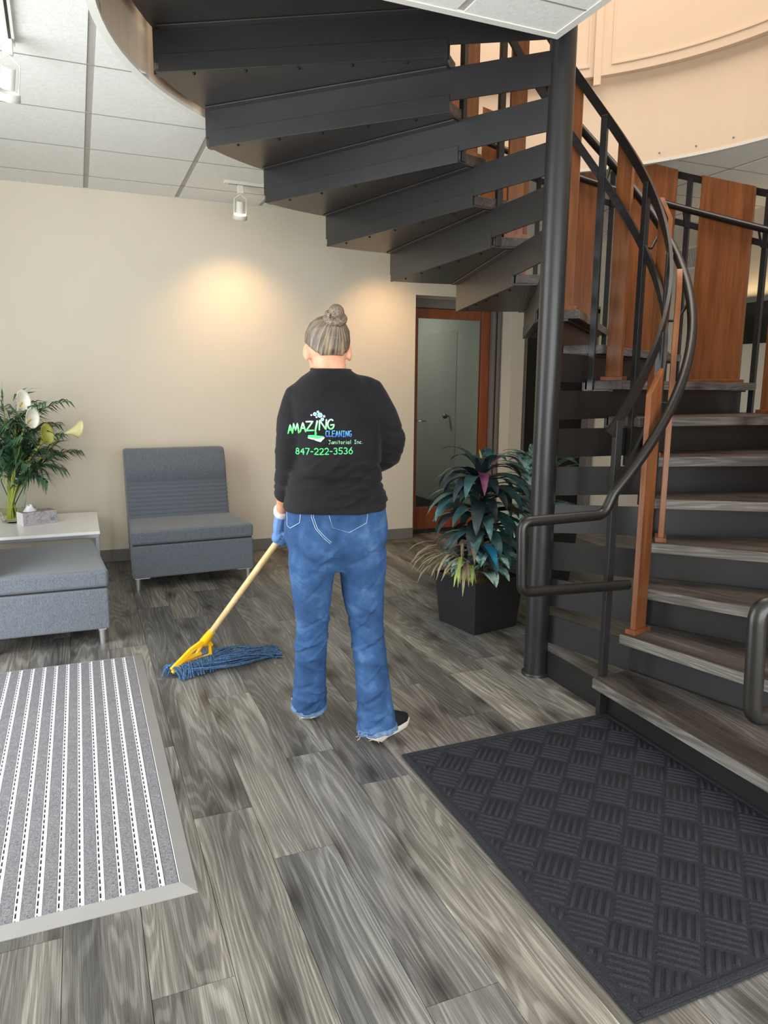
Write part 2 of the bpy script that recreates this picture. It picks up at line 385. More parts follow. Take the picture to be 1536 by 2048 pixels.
l = bpy.data.lights.new('assumed_wall_washer', 'AREA'); l.shape = 'RECTANGLE'; l.size = 1.2; l.size_y = .06; l.energy = .55; l.color = (1, .72, .42); lo = bpy.data.objects.new('assumed_wall_washer', l); COL.objects.link(lo); lo.location = (XR-.08, 4.2, 2.15); lo.rotation_euler = Vector((.25, 0, 1)).to_track_quat('-Z', 'Y').to_euler()  # assumed washer strip, not seen, gives the right wall its warm light

# ------------------------------------------------------------------ spiral staircase
C = Vector((2.016, 2.872)); HS = .1796; DA = 15.0; AZ1 = -90.5; R0, R1 = .50, 1.838
def zeta(az): return ((az - AZ1)/DA + 1)*HS
def pol(r, az, z, off=0):
    a = rad(az); return Vector((C.x + r*math.cos(a) - off*math.sin(a), C.y + r*math.sin(a) + off*math.cos(a), z))
st = empty('spiral_staircase', (C.x, C.y, 0)); tag(st, 'black steel spiral staircase with grey wood treads and cherry panels', 'staircase')
def sp(m, name, mat, bev=0, par=st, world=True):
    me = m.mesh(name)
    if world: me.transform(TR(-C.x, -C.y, 0))
    return link(name, me, mat, par, bev)
m = MB(); m.lathe([(.057, .0), (.057, 3.40)], (C.x, C.y, 0), 32); m.lathe([(.068, 0), (.068, .012), (.06, .016)], (C.x, C.y, 0), 32); sp(m, 'centre_column', M_steel)
NOSE, RIS = -.050, .035
for n in range(1, 19):
    a, a2 = AZ1 + DA*(n-1), AZ1 + DA*n; zt = n*HS
    # wooden tread
    poly = [pol(R0, a, 0, NOSE), pol(R1+.01, a, 0, NOSE)] + [pol(R1+.01, a + DA*k/5 + .8, 0) for k in range(1, 6)] + [pol(R0, a2+2.5, 0)] + [pol(R0, a + DA*k/3, 0) for k in (2, 1)]
    Mi = RZ(-rad(a)) @ TR(-C.x, -C.y)            # tread mesh kept in its own frame so that the grain follows it
    m = MB(); m.prism([tuple((Mi @ q)[:2]) for q in poly], zt-.045, zt)
    o = sp(m, 'tread', M_tread, .003, world=False); o.rotation_euler = (0, 0, rad(a))
    m = MB(); q0, q1 = Mi @ pol(R0, a, 0, NOSE), Mi @ pol(R1+.01, a, 0, NOSE); m.box((q0.x+.002, q0.y-.0035, zt-.0445), (q1.x-.002, q0.y, zt-.002)); sp(m, 'nosing', M_nosing_lit, .001, o, False)
    # steel pan below
    m = MB(); poly = [pol(R0, a, 0, RIS-.03), pol(R1, a, 0, RIS-.03)] + [pol(R1, a + DA*k/4, 0) for k in (1, 2, 3)] + [pol(R1, a2, 0, RIS), pol(R0, a2, 0, RIS)]
    m.prism([tuple(q[:2]) for q in poly], zt-.056, zt-.046); pan = sp(m, 'tread_pan', M_steel2)
    m = MB()
    for f in (.1, .3, .5, .7, .9):
        r = R0 + .05 + (R1-R0-.1)*f
        m.ball(pol(r, a2, zt-.057, RIS-.035), .008, 8, 4); m.ball(pol(r, a, zt-.057, RIS+.030), .008, 8, 4)
    stuff(sp(m, 'bolts', M_bolt, 0, pan, True))
    # riser plate with folded lip; shorter bracket between column and tread
    zb = max(0.0, zt-.052-.19); zm = max(0.0, zt-.165)
    def plate(r0, r1, o0, o1, z0, z1):
        mm = MB(); mm.prism([tuple(pol(r, a, 0, o)[:2]) for r, o in ((r0, o0), (r1, o0), (r1, o1), (r0, o1))], z0, z1); return mm
    rp = sp(plate(R0, R1, RIS-.004, RIS+.004, zm-.03 if zm > 0 else 0, zt-.056), 'riser', M_steel)
    if zm > 0: sp(plate(R0-.004, R1-.022, RIS+.004, RIS+.009, zb, zm), 'lower_riser_plate', M_steel, .0015, rp)
    if zm > 0: sp(plate(R0, R1-.022, RIS-.004, RIS+.004, zb, zm-.031), 'lower_riser_plate', M_steel, 0, rp)
    m = MB(); m.prism([tuple(pol(R0, a, 0, RIS+.004)[:2]), tuple(pol(R1-.03, a, 0, RIS+.004)[:2]), tuple(pol(R1-.03, a, 0, RIS+.045)[:2]), tuple(pol(R0, a, 0, RIS+.045)[:2])], zt-.064, zt-.057); sp(m, 'folded_lip', M_steel2, .003, rp)
    m = MB(); zb2 = max(0.0, zt-.19)
    m.prism([tuple(pol(.03, a, 0, RIS-.005)[:2]), tuple(pol(R0+.01, a, 0, RIS-.005)[:2]), tuple(pol(R0+.01, a, 0, RIS+.005)[:2]), tuple(pol(.03, a, 0, RIS+.005)[:2])], zb2, zt-.052); sp(m, 'column_bracket', M_steel)
# stair rails
def helix(r, dz, a0, a1, step=3):
    n = int((a1-a0)/step); return [pol(r, a0 + (a1-a0)*i/n, zeta(a0 + (a1-a0)*i/n) + dz) for i in range(n+1)]
AE = 172
m = MB(); m.bar(helix(.50, 1.09, -95, AE), .014, .040); sp(m, 'guard_bar', M_rail)
m = MB(); m.bar(helix(.50, .80, -89, AE), .014, .036); sp(m, 'guard_bar', M_steel)
m = MB(); m.bar(helix(1.852, 1.10, -92, AE), .014, .040); sp(m, 'guard_bar', M_rail)
m = MB(); m.bar(helix(1.852, .82, -92, AE), .014, .036); sp(m, 'guard_bar', M_steel)
def rounded(pts, r=.035, k=5):
    P = [Vector(p) for p in pts]; out = [P[0]]
    for i in range(1, len(P)-1):
        a = (P[i-1]-P[i]); c = (P[i+1]-P[i]); ra = min(r, a.length*.45, c.length*.45); p0 = P[i]+a.normalized()*ra; p2 = P[i]+c.normalized()*ra
        for t in range(k+1):
            t /= k; out.append(p0*(1-t)**2 + P[i]*2*t*(1-t) + p2*t*t)
    return out + [P[-1]]
hr = helix(.60, .90, -98, AE); q = pol(.60, -98, 0)
loop = rounded([Vector((2.04, 2.283, .605)), Vector((1.525, 2.283, .625)), Vector((1.515, 2.283, .90)), Vector((1.895, 2.283, .905)), hr[0], hr[1]])[:-1]
m = MB(); m.tube(loop[:-1] + hr[1:], .0205, 14); sp(m, 'handrail', M_rail)
hr = helix(1.765, .90, -94, AE); y = hr[0].y
loop = rounded([Vector((1.95, y, .64)), Vector((1.375, y, .66)), Vector((1.36, y, .925)), Vector((1.80, y, .93)), hr[0], hr[1]])[:-1]
m = MB(); m.tube(loop[:-1] + hr[1:], .0205, 14); sp(m, 'handrail', M_rail)
for n in range(1, 19):
    a = AZ1 + DA*(n-1); z0 = max(0, (n-1)*HS - .05)
    def post(r, az, zlo, zhi, name):
        mm = MB(); Mx = TR(*pol(r, az, 0)) @ RZ(rad(az)); mm.box((-.013, -.016, zlo), (.013, .016, zhi), Mx); return sp(mm, name, M_steel, .002)
    def bracket(r, rh, az, po):
        mm = MB(); z = zeta(az)
        mm.tube([pol(r, az, z+.80), pol((r+rh)/2, az, z+.80), pol(rh, az, z+.885)], .007, 6); sp(mm, 'rail_bracket', M_steel, 0, po)
    po = post(1.852, a-.8, (n-1)*HS-.05 if n > 1 else 0, zeta(a-.8)+1.10, 'railing_post'); bracket(1.852, 1.765, a-.8, po)
    if n % 2 == 1:
        po = post(.50, a, z0, zeta(a)+1.09, 'railing_post'); bracket(.50, .60, a, po)
    # cherry boards
    def board(r, az, w, t, zlo, ztop_off, name):
        mm = MB(); Mx = TR(*pol(r, az, 0)) @ RZ(rad(az)); dsl = zeta(1)-zeta(0); half = w/2; dz = math.degrees(half/r)*dsl
        vs = []
        for xx in (-t/2, t/2):
            for yy, zz in ((-half, zlo), (half, zlo), (half, zeta(az)+ztop_off+dz), (-half, zeta(az)+ztop_off-dz)): vs.append(Mx @ Vector((xx, yy, zz)))
        mm.add(vs, [(3, 2, 1, 0), (4, 5, 6, 7), (0, 1, 5, 4), (1, 2, 6, 5), (2, 3, 7, 6), (3, 0, 4, 7)]); o = sp(mm, name, M_cherry, .002)
        mm = MB(); mm.box((-t/2-.012, -half-.02, zlo-.012), (t/2+.012, half+.02, zlo+.008), Mx); sp(mm, 'base_block', M_cherry, .002, o)
    if n % 2 == 0: board(.535, a+3.2, .085, .024, n*HS+.012, 1.03 if n == 2 else 1.10, 'railing_panel')
    board(1.815, a+6.5, .325, .024, n*HS+.012, 1.125, 'railing_panel')

# ------------------------------------------------------------------ mats
def carpet(name, a, b, scale=900):
    g = G(name); v = g.coord('Object'); f = g.noise(v, scale, 3, .7); f2 = g.noise(v, 35, 3)
    c = g.ramp(f, [(.3, s2l(a)), (.7, s2l(b))]); c = g.mix(c, g.ramp(f2, [(.3, (.9, .9, .9)), (.7, (1.08, 1.08, 1.08))]), .8, 'MULTIPLY')
    g.col(c); g.bump(f, .5, .004); return g.set(.95, 0, .15)
M_carpet = carpet('grey_carpet_strip', (86, 83, 88), (158, 155, 160), 240)
M_black_mat = carpet('black_mat_pile', (24, 25, 28), (62, 64, 70), 380)
M_vinyl = flat('grey_vinyl_edge', (150, 148, 146), .5, 0, .4, .04)
M_whitestrip = flat('white_rail', (226, 226, 230), .4, .1, .5, .03)
X1, X0, Y0, Y1 = .187, -1.0, 1.922, 3.795
em = empty('entrance_mat', (X1, Y0, 0)); tag(em, 'grey striped entrance mat with white rails and grey vinyl border', 'mat')
m = MB(); m.box((X0-X1, 0, .001), (0, Y1-Y0, .010)); m.build('backing', M_dark, em)
PITCH_ = .0525
sm = MB(); sm.box((0, 0, .009), (.034, Y1-Y0, .015)); sme = sm.mesh('carpet_strip'); sme.materials.append(M_carpet)
r1 = MB(); r1.box((0, 0, .009), (.003, Y1-Y0, .0145)); r1m = r1.mesh('rail'); r1m.materials.append(M_whitestrip)
r2 = MB(); r2.box((0, 0, .009), (.009, Y1-Y0, .0145)); r2m = r2.mesh('rail'); r2m.materials.append(M_whitestrip)
ds = MB()
for i in range(60):
    ds.box((0, i*.0312+.009, .009), (.004, i*.0312+.0155, .0142))
dme = ds.mesh('rail_bridges'); dme.materials.append(M_whitestrip)
for k in range(0, 23):
    x = -.003 - k*PITCH_
    if k == 0:
        o = link('rail', r1m, None, em); o.location = (-.004, 0, 0); o = link('carpet_strip', sme, None, em); o.location = (-.040, 0, 0); continue
    xr = -.040 - (k-1)*PITCH_ - .002
    o = link('rail', r2m, None, em); o.location = (xr-.009, 0, 0)
    o = link('rail', r1m, None, em); o.location = (xr-.0165, 0, 0)
    o = stuff(link('rail_bridges', dme, None, em)); o.location = (xr-.0133, 0, 0)
    o = link('carpet_strip', sme, None, em); o.location = (xr-.0175-.034, 0, 0)
for a, c, ax in (((0, -.042), (.042, Y1-Y0+.042), 'x'), ((X0-X1, -.042), (0, 0), 'y0'), ((X0-X1, Y1-Y0), (0, Y1-Y0+.042), 'y1')):
    m = MB()
    if ax == 'x': vs = [(0, 0, .016), (.042, -.042, .002), (.042, Y1-Y0+.042, .002), (0, Y1-Y0, .016), (0, 0, 0), (.042, -.042, 0), (.042, Y1-Y0+.042, 0), (0, Y1-Y0, 0)]
    elif ax == 'y0': vs = [(X0-X1, 0, .016), (X0-X1, -.042, .002), (.041, -.042, .002), (0, 0, .016), (X0-X1, 0, 0), (X0-X1, -.042, 0), (.041, -.042, 0), (0, 0, 0)]
    else: vs = [(0, Y1-Y0, .016), (.041, Y1-Y0+.042, .002), (X0-X1, Y1-Y0+.042, .002), (X0-X1, Y1-Y0, .016), (0, Y1-Y0, 0), (.041, Y1-Y0+.042, 0), (X0-X1, Y1-Y0+.042, 0), (X0-X1, Y1-Y0, 0)]
    m.add(vs, [(0, 1, 2, 3), (7, 6, 5, 4), (0, 4, 5, 1), (1, 5, 6, 2), (2, 6, 7, 3), (3, 7, 4, 0)]); m.build('border_strip', M_vinyl, em)
# black ribbed mat
bm_ = empty('ribbed_mat', (1.065, 1.075, 0)); tag(bm_, 'black ribbed floor mat with basket weave relief at foot of staircase', 'mat')
BW, BH = .975, 1.29
m = MB(); m.box((0, 0, .001), (BW, BH, .008)); m.build('pile', M_black_mat, bm_, .003)
for a, c in (((.004, .004), (.022, BH-.004)), ((BW-.022, .004), (BW-.004, BH-.004)), ((.024, .004), (BW-.024, .022)), ((.024, BH-.022), (BW-.024, BH-.004))):
    m = MB(); m.box((a[0], a[1], .006), (c[0], c[1], .0115)); m.build('raised_border', M_black_mat, bm_, .003)
S = .113
def clip_seg(p, q, x0, x1, y0, y1):
    t0, t1 = 0., 1.; d = (q[0]-p[0], q[1]-p[1])
    for k, lo, hi in ((0, x0, x1), (1, y0, y1)):
        if abs(d[k]) < 1e-9:
            if not lo <= p[k] <= hi: return None
            continue
        a, c = (lo-p[k])/d[k], (hi-p[k])/d[k]; t0, t1 = max(t0, min(a, c)), min(t1, max(a, c))
    if t0 >= t1: return None
    return (p[0]+d[0]*t0, p[1]+d[1]*t0), (p[0]+d[0]*t1, p[1]+d[1]*t1)
wd = S/5*.33; prof = [(-wd, .006), (-wd*.7, .0120), (0, .0138), (wd*.7, .0120), (wd, .006)]
for i in range(-16, 17):
    for j in range(-4, 28):
        c45 = math.cos(PI/4); X_, Y_ = (i+j)*S*c45, (-i+j)*S*c45 + .04
        if not (-.08 < X_ < BW+.08 and -.08 < Y_ < BH+.08): continue
        m = MB(); A_ = Vector((c45, -c45)); B_ = Vector((c45, c45))
        if (i+j) % 2: A_, B_ = B_, A_
        for k in range(5):
            c = Vector((X_, Y_)) + A_*(-S/2 + S*(k+.5)/5); sg = clip_seg(tuple(c - B_*S*.46), tuple(c + B_*S*.46), .034, BW-.034, .034, BH-.034)
            if not sg: continue
            p_, q_ = Vector(sg[0]), Vector(sg[1])
            if (q_-p_).length < .018: continue
            n_ = Vector((-(q_-p_).y, (q_-p_).x)).normalized(); e_ = (q_-p_).normalized()*.005; RR = []
            for pt, kk in ((p_, .3), (p_+e_, 1), (q_-e_, 1), (q_, .3)): RR.append([Vector((*(pt + n_*o_), .006+(z_-.006)*kk)) for o_, z_ in prof])
            m.rings(RR, True, True)
        if m.v: m.build('rib_block', M_black_mat, bm_)

# ------------------------------------------------------------------ lounge chairs
def fabric(name, a, b):
    g = G(name); v = g.coord('Object', (1, 1, .25)); f = g.noise(v, 420, 3, .7); v2 = g.coord('Object', (1, 1, .12)); f2 = g.noise(v2, 160, 3, .6)
    c = g.ramp(f, [(.3, s2l(a)), (.72, s2l(b))]); c = g.mix(c, g.ramp(f2, [(.3, (.86, .86, .87)), (.7, (1.12, 1.12, 1.12))]), .8, 'MULTIPLY'); g.col(c); g.bump(f, .35, .002)
    return g.set(.85, 0, .25, **{'Sheen Weight': .25})
M_fab = fabric('grey_tweed', (70, 75, 82), (122, 128, 137))
M_thread = flat('pale_thread', (128, 133, 140), .8, 0, .2, .05)
def lounge_chair(label, loc, rz):
    t = empty('lounge_chair', loc, rz); tag(t, label, 'chair', 'grey lounge chairs')
    W = .84
    TAP = lambda y: .083*y
    m = MB(); m.prism([(0, 0), (W, 0), (W-TAP(.6), .60), (TAP(.6), .60)], .088, .315); m.build('base', M_fab, t, .012, 3)
    m = MB(); m.prism([(-.002, -.005), (W+.002, -.005), (W+.002-TAP(.58), .575), (TAP(.58)-.002, .575)], .322, .417); cu = m.build('seat_cushion', M_fab, t, .020, 4)
    m = MB(); m.tube([(.014, .001, .411), (W-.014, .001, .411)], .0022, 6); m.build('seam', M_thread, cu)
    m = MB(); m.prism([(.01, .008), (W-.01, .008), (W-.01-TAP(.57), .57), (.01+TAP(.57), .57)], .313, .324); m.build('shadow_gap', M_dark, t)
    # backrest, lower half quilted into horizontal channels
    prof = []; nq = 9
    def fy(z): return .515 + (z-.40)*.235
    z = .405; prof.append((fy(.39)+.01, .39))
    hq = .0305
    for i in range(nq):
        for s_ in (.08, .5, .92):
            zz = .405+hq*(i+s_); prof.append((fy(zz) + (.015 if s_ != .5 else .0), zz))
    zz0 = .405+hq*nq
    prof += [(fy(zz0)+.002, zz0+.006), (fy(.80)-.002, .80), (fy(.90), .895), (fy(.92)+.02, .922), (fy(.92)+.10, .922), (fy(.92)+.125, .90), (.64, .10), (.60, .10), (.60, .33), (.58, .38)]
    R = []
    for xx, ins in ((.047, .010), (.055, .003), (.065, 0), (W-.065, 0), (W-.055, .003), (W-.047, .010)):
        cyp = sum(p[0] for p in prof)/len(prof); czp = .66
        R.append([Vector((xx, p[0] + ins*(1 if p[0] < fy(p[1])+.06 else -1), p[1] - (ins if p[1] > .85 else 0))) for p in prof])
    m = MB(); m.rings(R, True, True); bk = m.build('backrest', M_fab, t)
    for q in bk.data.polygons:
        if len(q.vertices) > 4: q.use_smooth = False
    for lx, ly in ((.035, .04), (W-.035, .04), (.08, .56), (W-.08, .56)):
        m = MB(); m.lathe([(.015, 0), (.019, .088)], (lx, ly, 0), 14); lg = m.build('leg', M_silver, t)
        m = MB(); m.box((lx-.02, ly-.02, .080), (lx+(.07 if lx < .4 else -.07)+(.02 if lx < .4 else -.02), ly+.02, .088)) if False else m.box((min(lx-.02, lx+(.08 if lx < .4 else -.08)), ly-.02, .081), (max(lx+.02, lx+(.08 if lx < .4 else -.08)), ly+.02, .0885)); m.build('mounting_plate', M_silver, lg)
    return t
lounge_chair('grey upholstered armless lounge chair against the beige wall, facing the camera', (.272, 5.085, 0), rad(2.6))
lounge_chair('grey upholstered armless lounge chair cut by the left edge of the photo', (.090, 4.075, 0), rad(94.0))

# side table
tb = empty('side_table', (-.36, 5.5, 0)); tag(tb, 'low white-topped side table between the two grey lounge chairs', 'table')
m = MB(); m.box((-.44, -.41, .418), (.44, .41, .437)); m.build('table_top', flat('white_laminate', (248, 248, 248), .25, 0, .5, .01), tb, .002)
for a, c in (((-.435, -.405), (.435, -.38)), ((-.435, .38), (.435, .405)), ((-.435, -.38), (-.41, .38)), ((.41, -.38), (.435, .38))):
    m = MB(); m.box((a[0], a[1], .393), (c[0], c[1], .4175)); m.build('apron', M_alu, tb, .002)
for sx in (-1, 1):
    for sy in (-1, 1):
        m = MB(); m.box((min(sx*.41, sx*.435), min(sy*.38, sy*.405), 0), (max(sx*.41, sx*.435), max(sy*.38, sy*.405), .393)); m.build('leg', M_alu, tb, .002)

# tissue box
tx = empty('tissue_box', (-.395, 5.435, .437), rad(24)); tag(tx, 'marbled grey tissue box with white end on the side table', 'tissue box')
g = G('marbled_print'); v = g.coord('Object', (1, 1, 1)); f = g.noise(v, 22, 6, .65, 2.2); g.col(g.ramp(f, [(.35, s2l((120, 112, 116))), (.5, s2l((176, 170, 174))), (.62, s2l((150, 142, 148)))])); M_marble = g.set(.6)
m = MB(); m.box((0, 0, 0), (.228, .115, .092)); m.build('carton', M_marble, tx, .002)
m = MB(); m.box((-.0008, .001, .001), (0.0, .114, .091)); m.build('end_flap', flat('white_card', (240, 240, 240), .6, 0, .3, .01), tx)
m = MB(); m.lathe([(.016, 0), (.016, .0006)], (0, 0, 0), 20); o = m.build('oval_emblem', flat('emblem_blue', (112, 134, 158), .5, 0, .4, .02), tx); o.rotation_euler = (PI/2, 0, 0); o.location = (.197, 0, .032); o.scale = (1.1, .8, 1)
m = MB(); R = []
for i in range(5):
    z = .090 + .011*i; R.append([Vector((.07+.042*(1-.15*i)*math.cos(2*PI*j/14)*(1+.25*math.sin(3*j+i)), .057+.02*(1+.12*i)*math.sin(2*PI*j/14)*(1+.3*math.cos(2*j+i)), z+.008*math.sin(2.3*j+i))) for j in range(14)])
m.rings(R, True, True); m.build('tissue', flat('tissue_paper', (236, 236, 238), .9, 0, .2, .02), tx)

# ------------------------------------------------------------------ leaves
def leaf_mesh(L, W, droop, fold=.18, seg=8, tip=1.6, twist=0, base=.12, start=60):
    """blade growing from the origin: starts at pitch `start` (deg above horizontal) along +x, bends down by `droop` degrees"""
    m = MB(); p = Vector((0, 0, 0)); rows = []
    for i in range(seg+1):
        t = i/seg; ang_ = rad(start - droop*t**1.2); d = Vector((math.cos(ang_), 0, math.sin(ang_))); nrm = Vector((-math.sin(ang_), 0, math.cos(ang_)))
        wdt = W*(base + (1-base)*min(1, math.sin(PI*min(1, t**.75))*1.0))*(1 if t < .97 else .25)*.5
        if i == seg: wdt = .0008
        side = Vector((0, 1, 0)); tw = twist*t; side = side*math.cos(tw) + nrm*math.sin(tw)
        rows.append((p + side*wdt + nrm*wdt*fold, p.copy(), p - side*wdt + nrm*wdt*fold)); p = p + d*L/seg
    vs = [q for r in rows for q in r]; fs = []
    for i in range(seg):
        a = i*3; fs += [(a, a+3, a+4, a+1), (a+1, a+4, a+5, a+2)]
    m.add(vs, fs, True); return m
def leafmat(name, stops, rough=.4, scale=14, stretch=(.25, 1, 1), veins=None, spec=.5):
    g = G(name); v = g.coord('Object', stretch, rnd=True); f = g.noise(v, scale, 5, .65, .4)
    c = g.ramp(f, [(p, s2l(q)) for p, q in stops])
    g.col(c); g.bump(f, .15, .003); return g.set(rough, 0, spec)
ML_teal = leafmat('teal_cordyline_leaf', [(.3, (26, 50, 52)), (.55, (56, 92, 92)), (.75, (110, 146, 148))], .38, 9)
ML_dark = leafmat('dark_cordyline_leaf', [(.3, (16, 24, 28)), (.6, (34, 46, 50)), (.8, (66, 74, 82))], .4, 9)
ML_purple = leafmat('purple_leaf', [(.3, (70, 30, 58)), (.7, (150, 78, 120))], .4, 9)
ML_blue = leafmat('blue_sheen_leaf', [(.3, (30, 110, 150)), (.7, (70, 170, 205))], .35, 9)
ML_var = leafmat('variegated_leaf', [(.38, (30, 62, 52)), (.48, (120, 160, 148)), (.6, (196, 222, 212)), (.7, (70, 108, 96))], .45, 26, (.35, 1.6, 1))
ML_grass = leafmat('dry_grass_leaf', [(.3, (88, 76, 58)), (.6, (150, 136, 108)), (.8, (186, 174, 146))], .6, 12)
ML_lime = leafmat('lime_leaf', [(.3, (98, 118, 52)), (.7, (176, 190, 104))], .5, 9)
ML_palm = leafmat('palm_leaf', [(.3, (36, 64, 46)), (.6, (72, 108, 78)), (.8, (124, 154, 122))], .5, 12)
ML_broad = leafmat('broad_leaf', [(.35, (44, 78, 50)), (.65, (92, 124, 82))], .4, 9)

def put_leaf(parent, name, me_mat, L, W, droop, loc, az, start, **kw):
    m = leaf_mesh(L, W, droop, start=start, **kw); o = m.build(name, me_mat, parent); o.location = loc; o.rotation_euler = (0, 0, az)
    return o
def planter(label, cx, cy, rz, sb, stp, hp, fill, group=None):
    t = empty('potted_plant', (cx, cy, 0), rz); tag(t, label, 'plant')
    m = MB(); h0, h1 = sb/2, stp/2
    ring = lambda h, z: [Vector((-h, -h, z)), Vector((h, -h, z)), Vector((h, h, z)), Vector((-h, h, z))]
    m.rings([ring(h0-.004, 0), ring(h0, .004), ring(h1, hp), ring(h1-.012, hp), ring(h1-.018, hp-.06)], True, False); m.build('pot', flat('black_planter', (34, 35, 38), .32, 0, .5, .06), t, .003)
    m = MB(); n = 10; vs = []
    for i in range(n+1):
        for j in range(n+1): vs.append(((i/n-.5)*(stp-.03), (j/n-.5)*(stp-.03), hp-.03+.012*math.sin(7*i+3*j)+.01*math.cos(5*j)))
    m.add(vs, [(i*(n+1)+j, (i+1)*(n+1)+j, (i+1)*(n+1)+j+1, i*(n+1)+j+1) for i in range(n) for j in range(n)], True); m.build('moss', flat('dry_moss', (150, 134, 84), .95, 0, .1, .5, 90, .8, 160), t)
    fill(t, hp); return t
rp = random.Random(11)
def fill_a(t, hp):
    m = MB()
    for k in range(3):
        a = k*2.1; m.tube([(.03*math.cos(a), .03*math.sin(a), hp-.05), (.02*math.cos(a+1), .02*math.sin(a+1), hp+.3), (.0, .0, hp+.58)], .009, 7)
    m.build('stalk', flat('brown_stalk', (70, 58, 44), .8), t)
    # hanging lance leaves in tiers
    for tier, (z, nn, L, W, st_, dr) in enumerate([(.94, 4, .15, .045, 78, 30), (.93, 12, .34, .070, 42, 128), (.88, 16, .35, .078, 30, 120), (.80, 18, .37, .080, 22, 112), (.70, 18, .36, .080, 16, 102), (.60, 16, .33, .076, 12, 96), (.52, 13, .28, .07, 14, 92), (.46, 9, .24, .06, 14, 90)]):
        for k in range(nn):
            az = 2*PI*k/nn + rp.uniform(-.25, .25) + tier*.6; mt = rp.choices([ML_teal, ML_dark, ML_purple, ML_blue], [7, 3.0, .5 if tier < 4 else 0, 0])[0]
            put_leaf(t, 'leaf', mt, L*rp.uniform(.85, 1.12), W*rp.uniform(.85, 1.1), dr*rp.uniform(.85, 1.1), (.012*math.cos(az), .012*math.sin(az), z-.04+rp.uniform(-.04, .03)), az, st_*rp.uniform(.5, 1.8), twist=rp.uniform(-.25, .25))
    # one bright blue leaf, variegated skirt, dry grass on the left
    put_leaf(t, 'leaf', ML_blue, .22, .06, 80, (-.03, -.07, .50), rad(-108), 5)
    put_leaf(t, 'leaf', ML_lime, .16, .02, 20, (-.01, -.02, .90), rad(200), 80)
    for k in range(15):
        az = rad(-175 + 170*k/14) + rp.uniform(-.1, .1); put_leaf(t, 'leaf', ML_var, rp.uniform(.22, .31), rp.uniform(.075, .105), rp.uniform(80, 112), (.07*math.cos(az), .07*math.sin(az), hp+.0+rp.uniform(.0, .10)), az, rp.uniform(25, 50))
    for k in range(9):
        az = rp.uniform(0, PI); put_leaf(t, 'leaf', ML_var, .2, .07, 90, (.06*math.cos(az), .06*math.sin(az), hp+.04), az, 40)
    for k in range(26):
        az = rad(rp.uniform(150, 235)); put_leaf(t, 'leaf', ML_grass if k > 5 else ML_lime, rp.uniform(.36, .54), rp.uniform(.014, .026), rp.uniform(120, 160), (-.11+rp.uniform(-.03, .03), -.06+rp.uniform(-.06, .08), hp-.02), az, rp.uniform(58, 82), base=.5)
    for k in range(7):
        az = rad(rp.uniform(-40, 30)); put_leaf(t, 'leaf', ML_lime, rp.uniform(.2, .3), .016, 110, (.09, -.03, hp), az, 65, base=.5)
planter('black square planter of dark hanging cordyline leaves in front of the glass door', 2.135, 3.655, rad(11), .325, .375, .31, fill_a)
def fill_b(t, hp):
    for k in range(64):
        az = 2.4*k; z = hp + .06 + .46*(k/64)
        put_leaf(t, 'leaf', ML_var if k % 5 else ML_palm, rp.uniform(.32, .46), rp.uniform(.09, .13), rp.uniform(50, 90), (.03*math.cos(az), .03*math.sin(az), z-.04), az, rp.uniform(35, 66) - (25 if k < 22 else 0))
    m = MB(); m.tube([(0, 0, hp-.05), (.01, 0, hp+.48)], .012, 7); m.build('stalk', flat('green_stalk', (70, 90, 60), .7), t)
planter('black planter of pale variegated leaves standing behind the stair column', 3.02, 4.38, rad(4), .36, .42, .38, fill_b)

# ------------------------------------------------------------------ vase and bouquet
VX, VY, VZ = -.475, 5.64, .437
vs_ = empty('glass_vase', (VX, VY, VZ)); tag(vs_, 'clear glass vase of flowers on the white side table', 'vase')
m = MB(); prof = [(.0, 0), (.062, 0), (.068, .01), (.078, .08), (.100, .18), (.110, .25), (.104, .30), (.098, .325), (.094, .325), (.099, .30), (.105, .25), (.095, .18), (.073, .085), (.060, .018), (.0, .018)]
m.lathe(prof, (0, 0, 0), 32, True, False)
gv = G('vase_glass'); gv.col((.93, .97, .95)); Mvg = gv.set(.02, 0, .5, **{'Transmission Weight': 1.0, 'IOR': 1.12}); m.build('vase_body', Mvg, vs_)
m = MB(); m.lathe([(.0, .019), (.058, .019), (.071, .085), (.073, .10), (.0, .10)], (0, 0, 0), 28, True, False); gw = G('vase_water'); gw.col((.93, .95, .62)); m.build('water', gw.set(.0, 0, .5, **{'Transmission Weight': 1.0, 'IOR': 1.05}), vs_)
M_stem = flat('yellow_green_stem', (168, 172, 78), .5, 0, .4, .2, 30); M_lily = flat('white_calla', (244, 240, 226), .45, 0, .4, .05, 20); M_lily2 = flat('cream_calla', (224, 216, 160), .45, 0, .4, .06, 20)
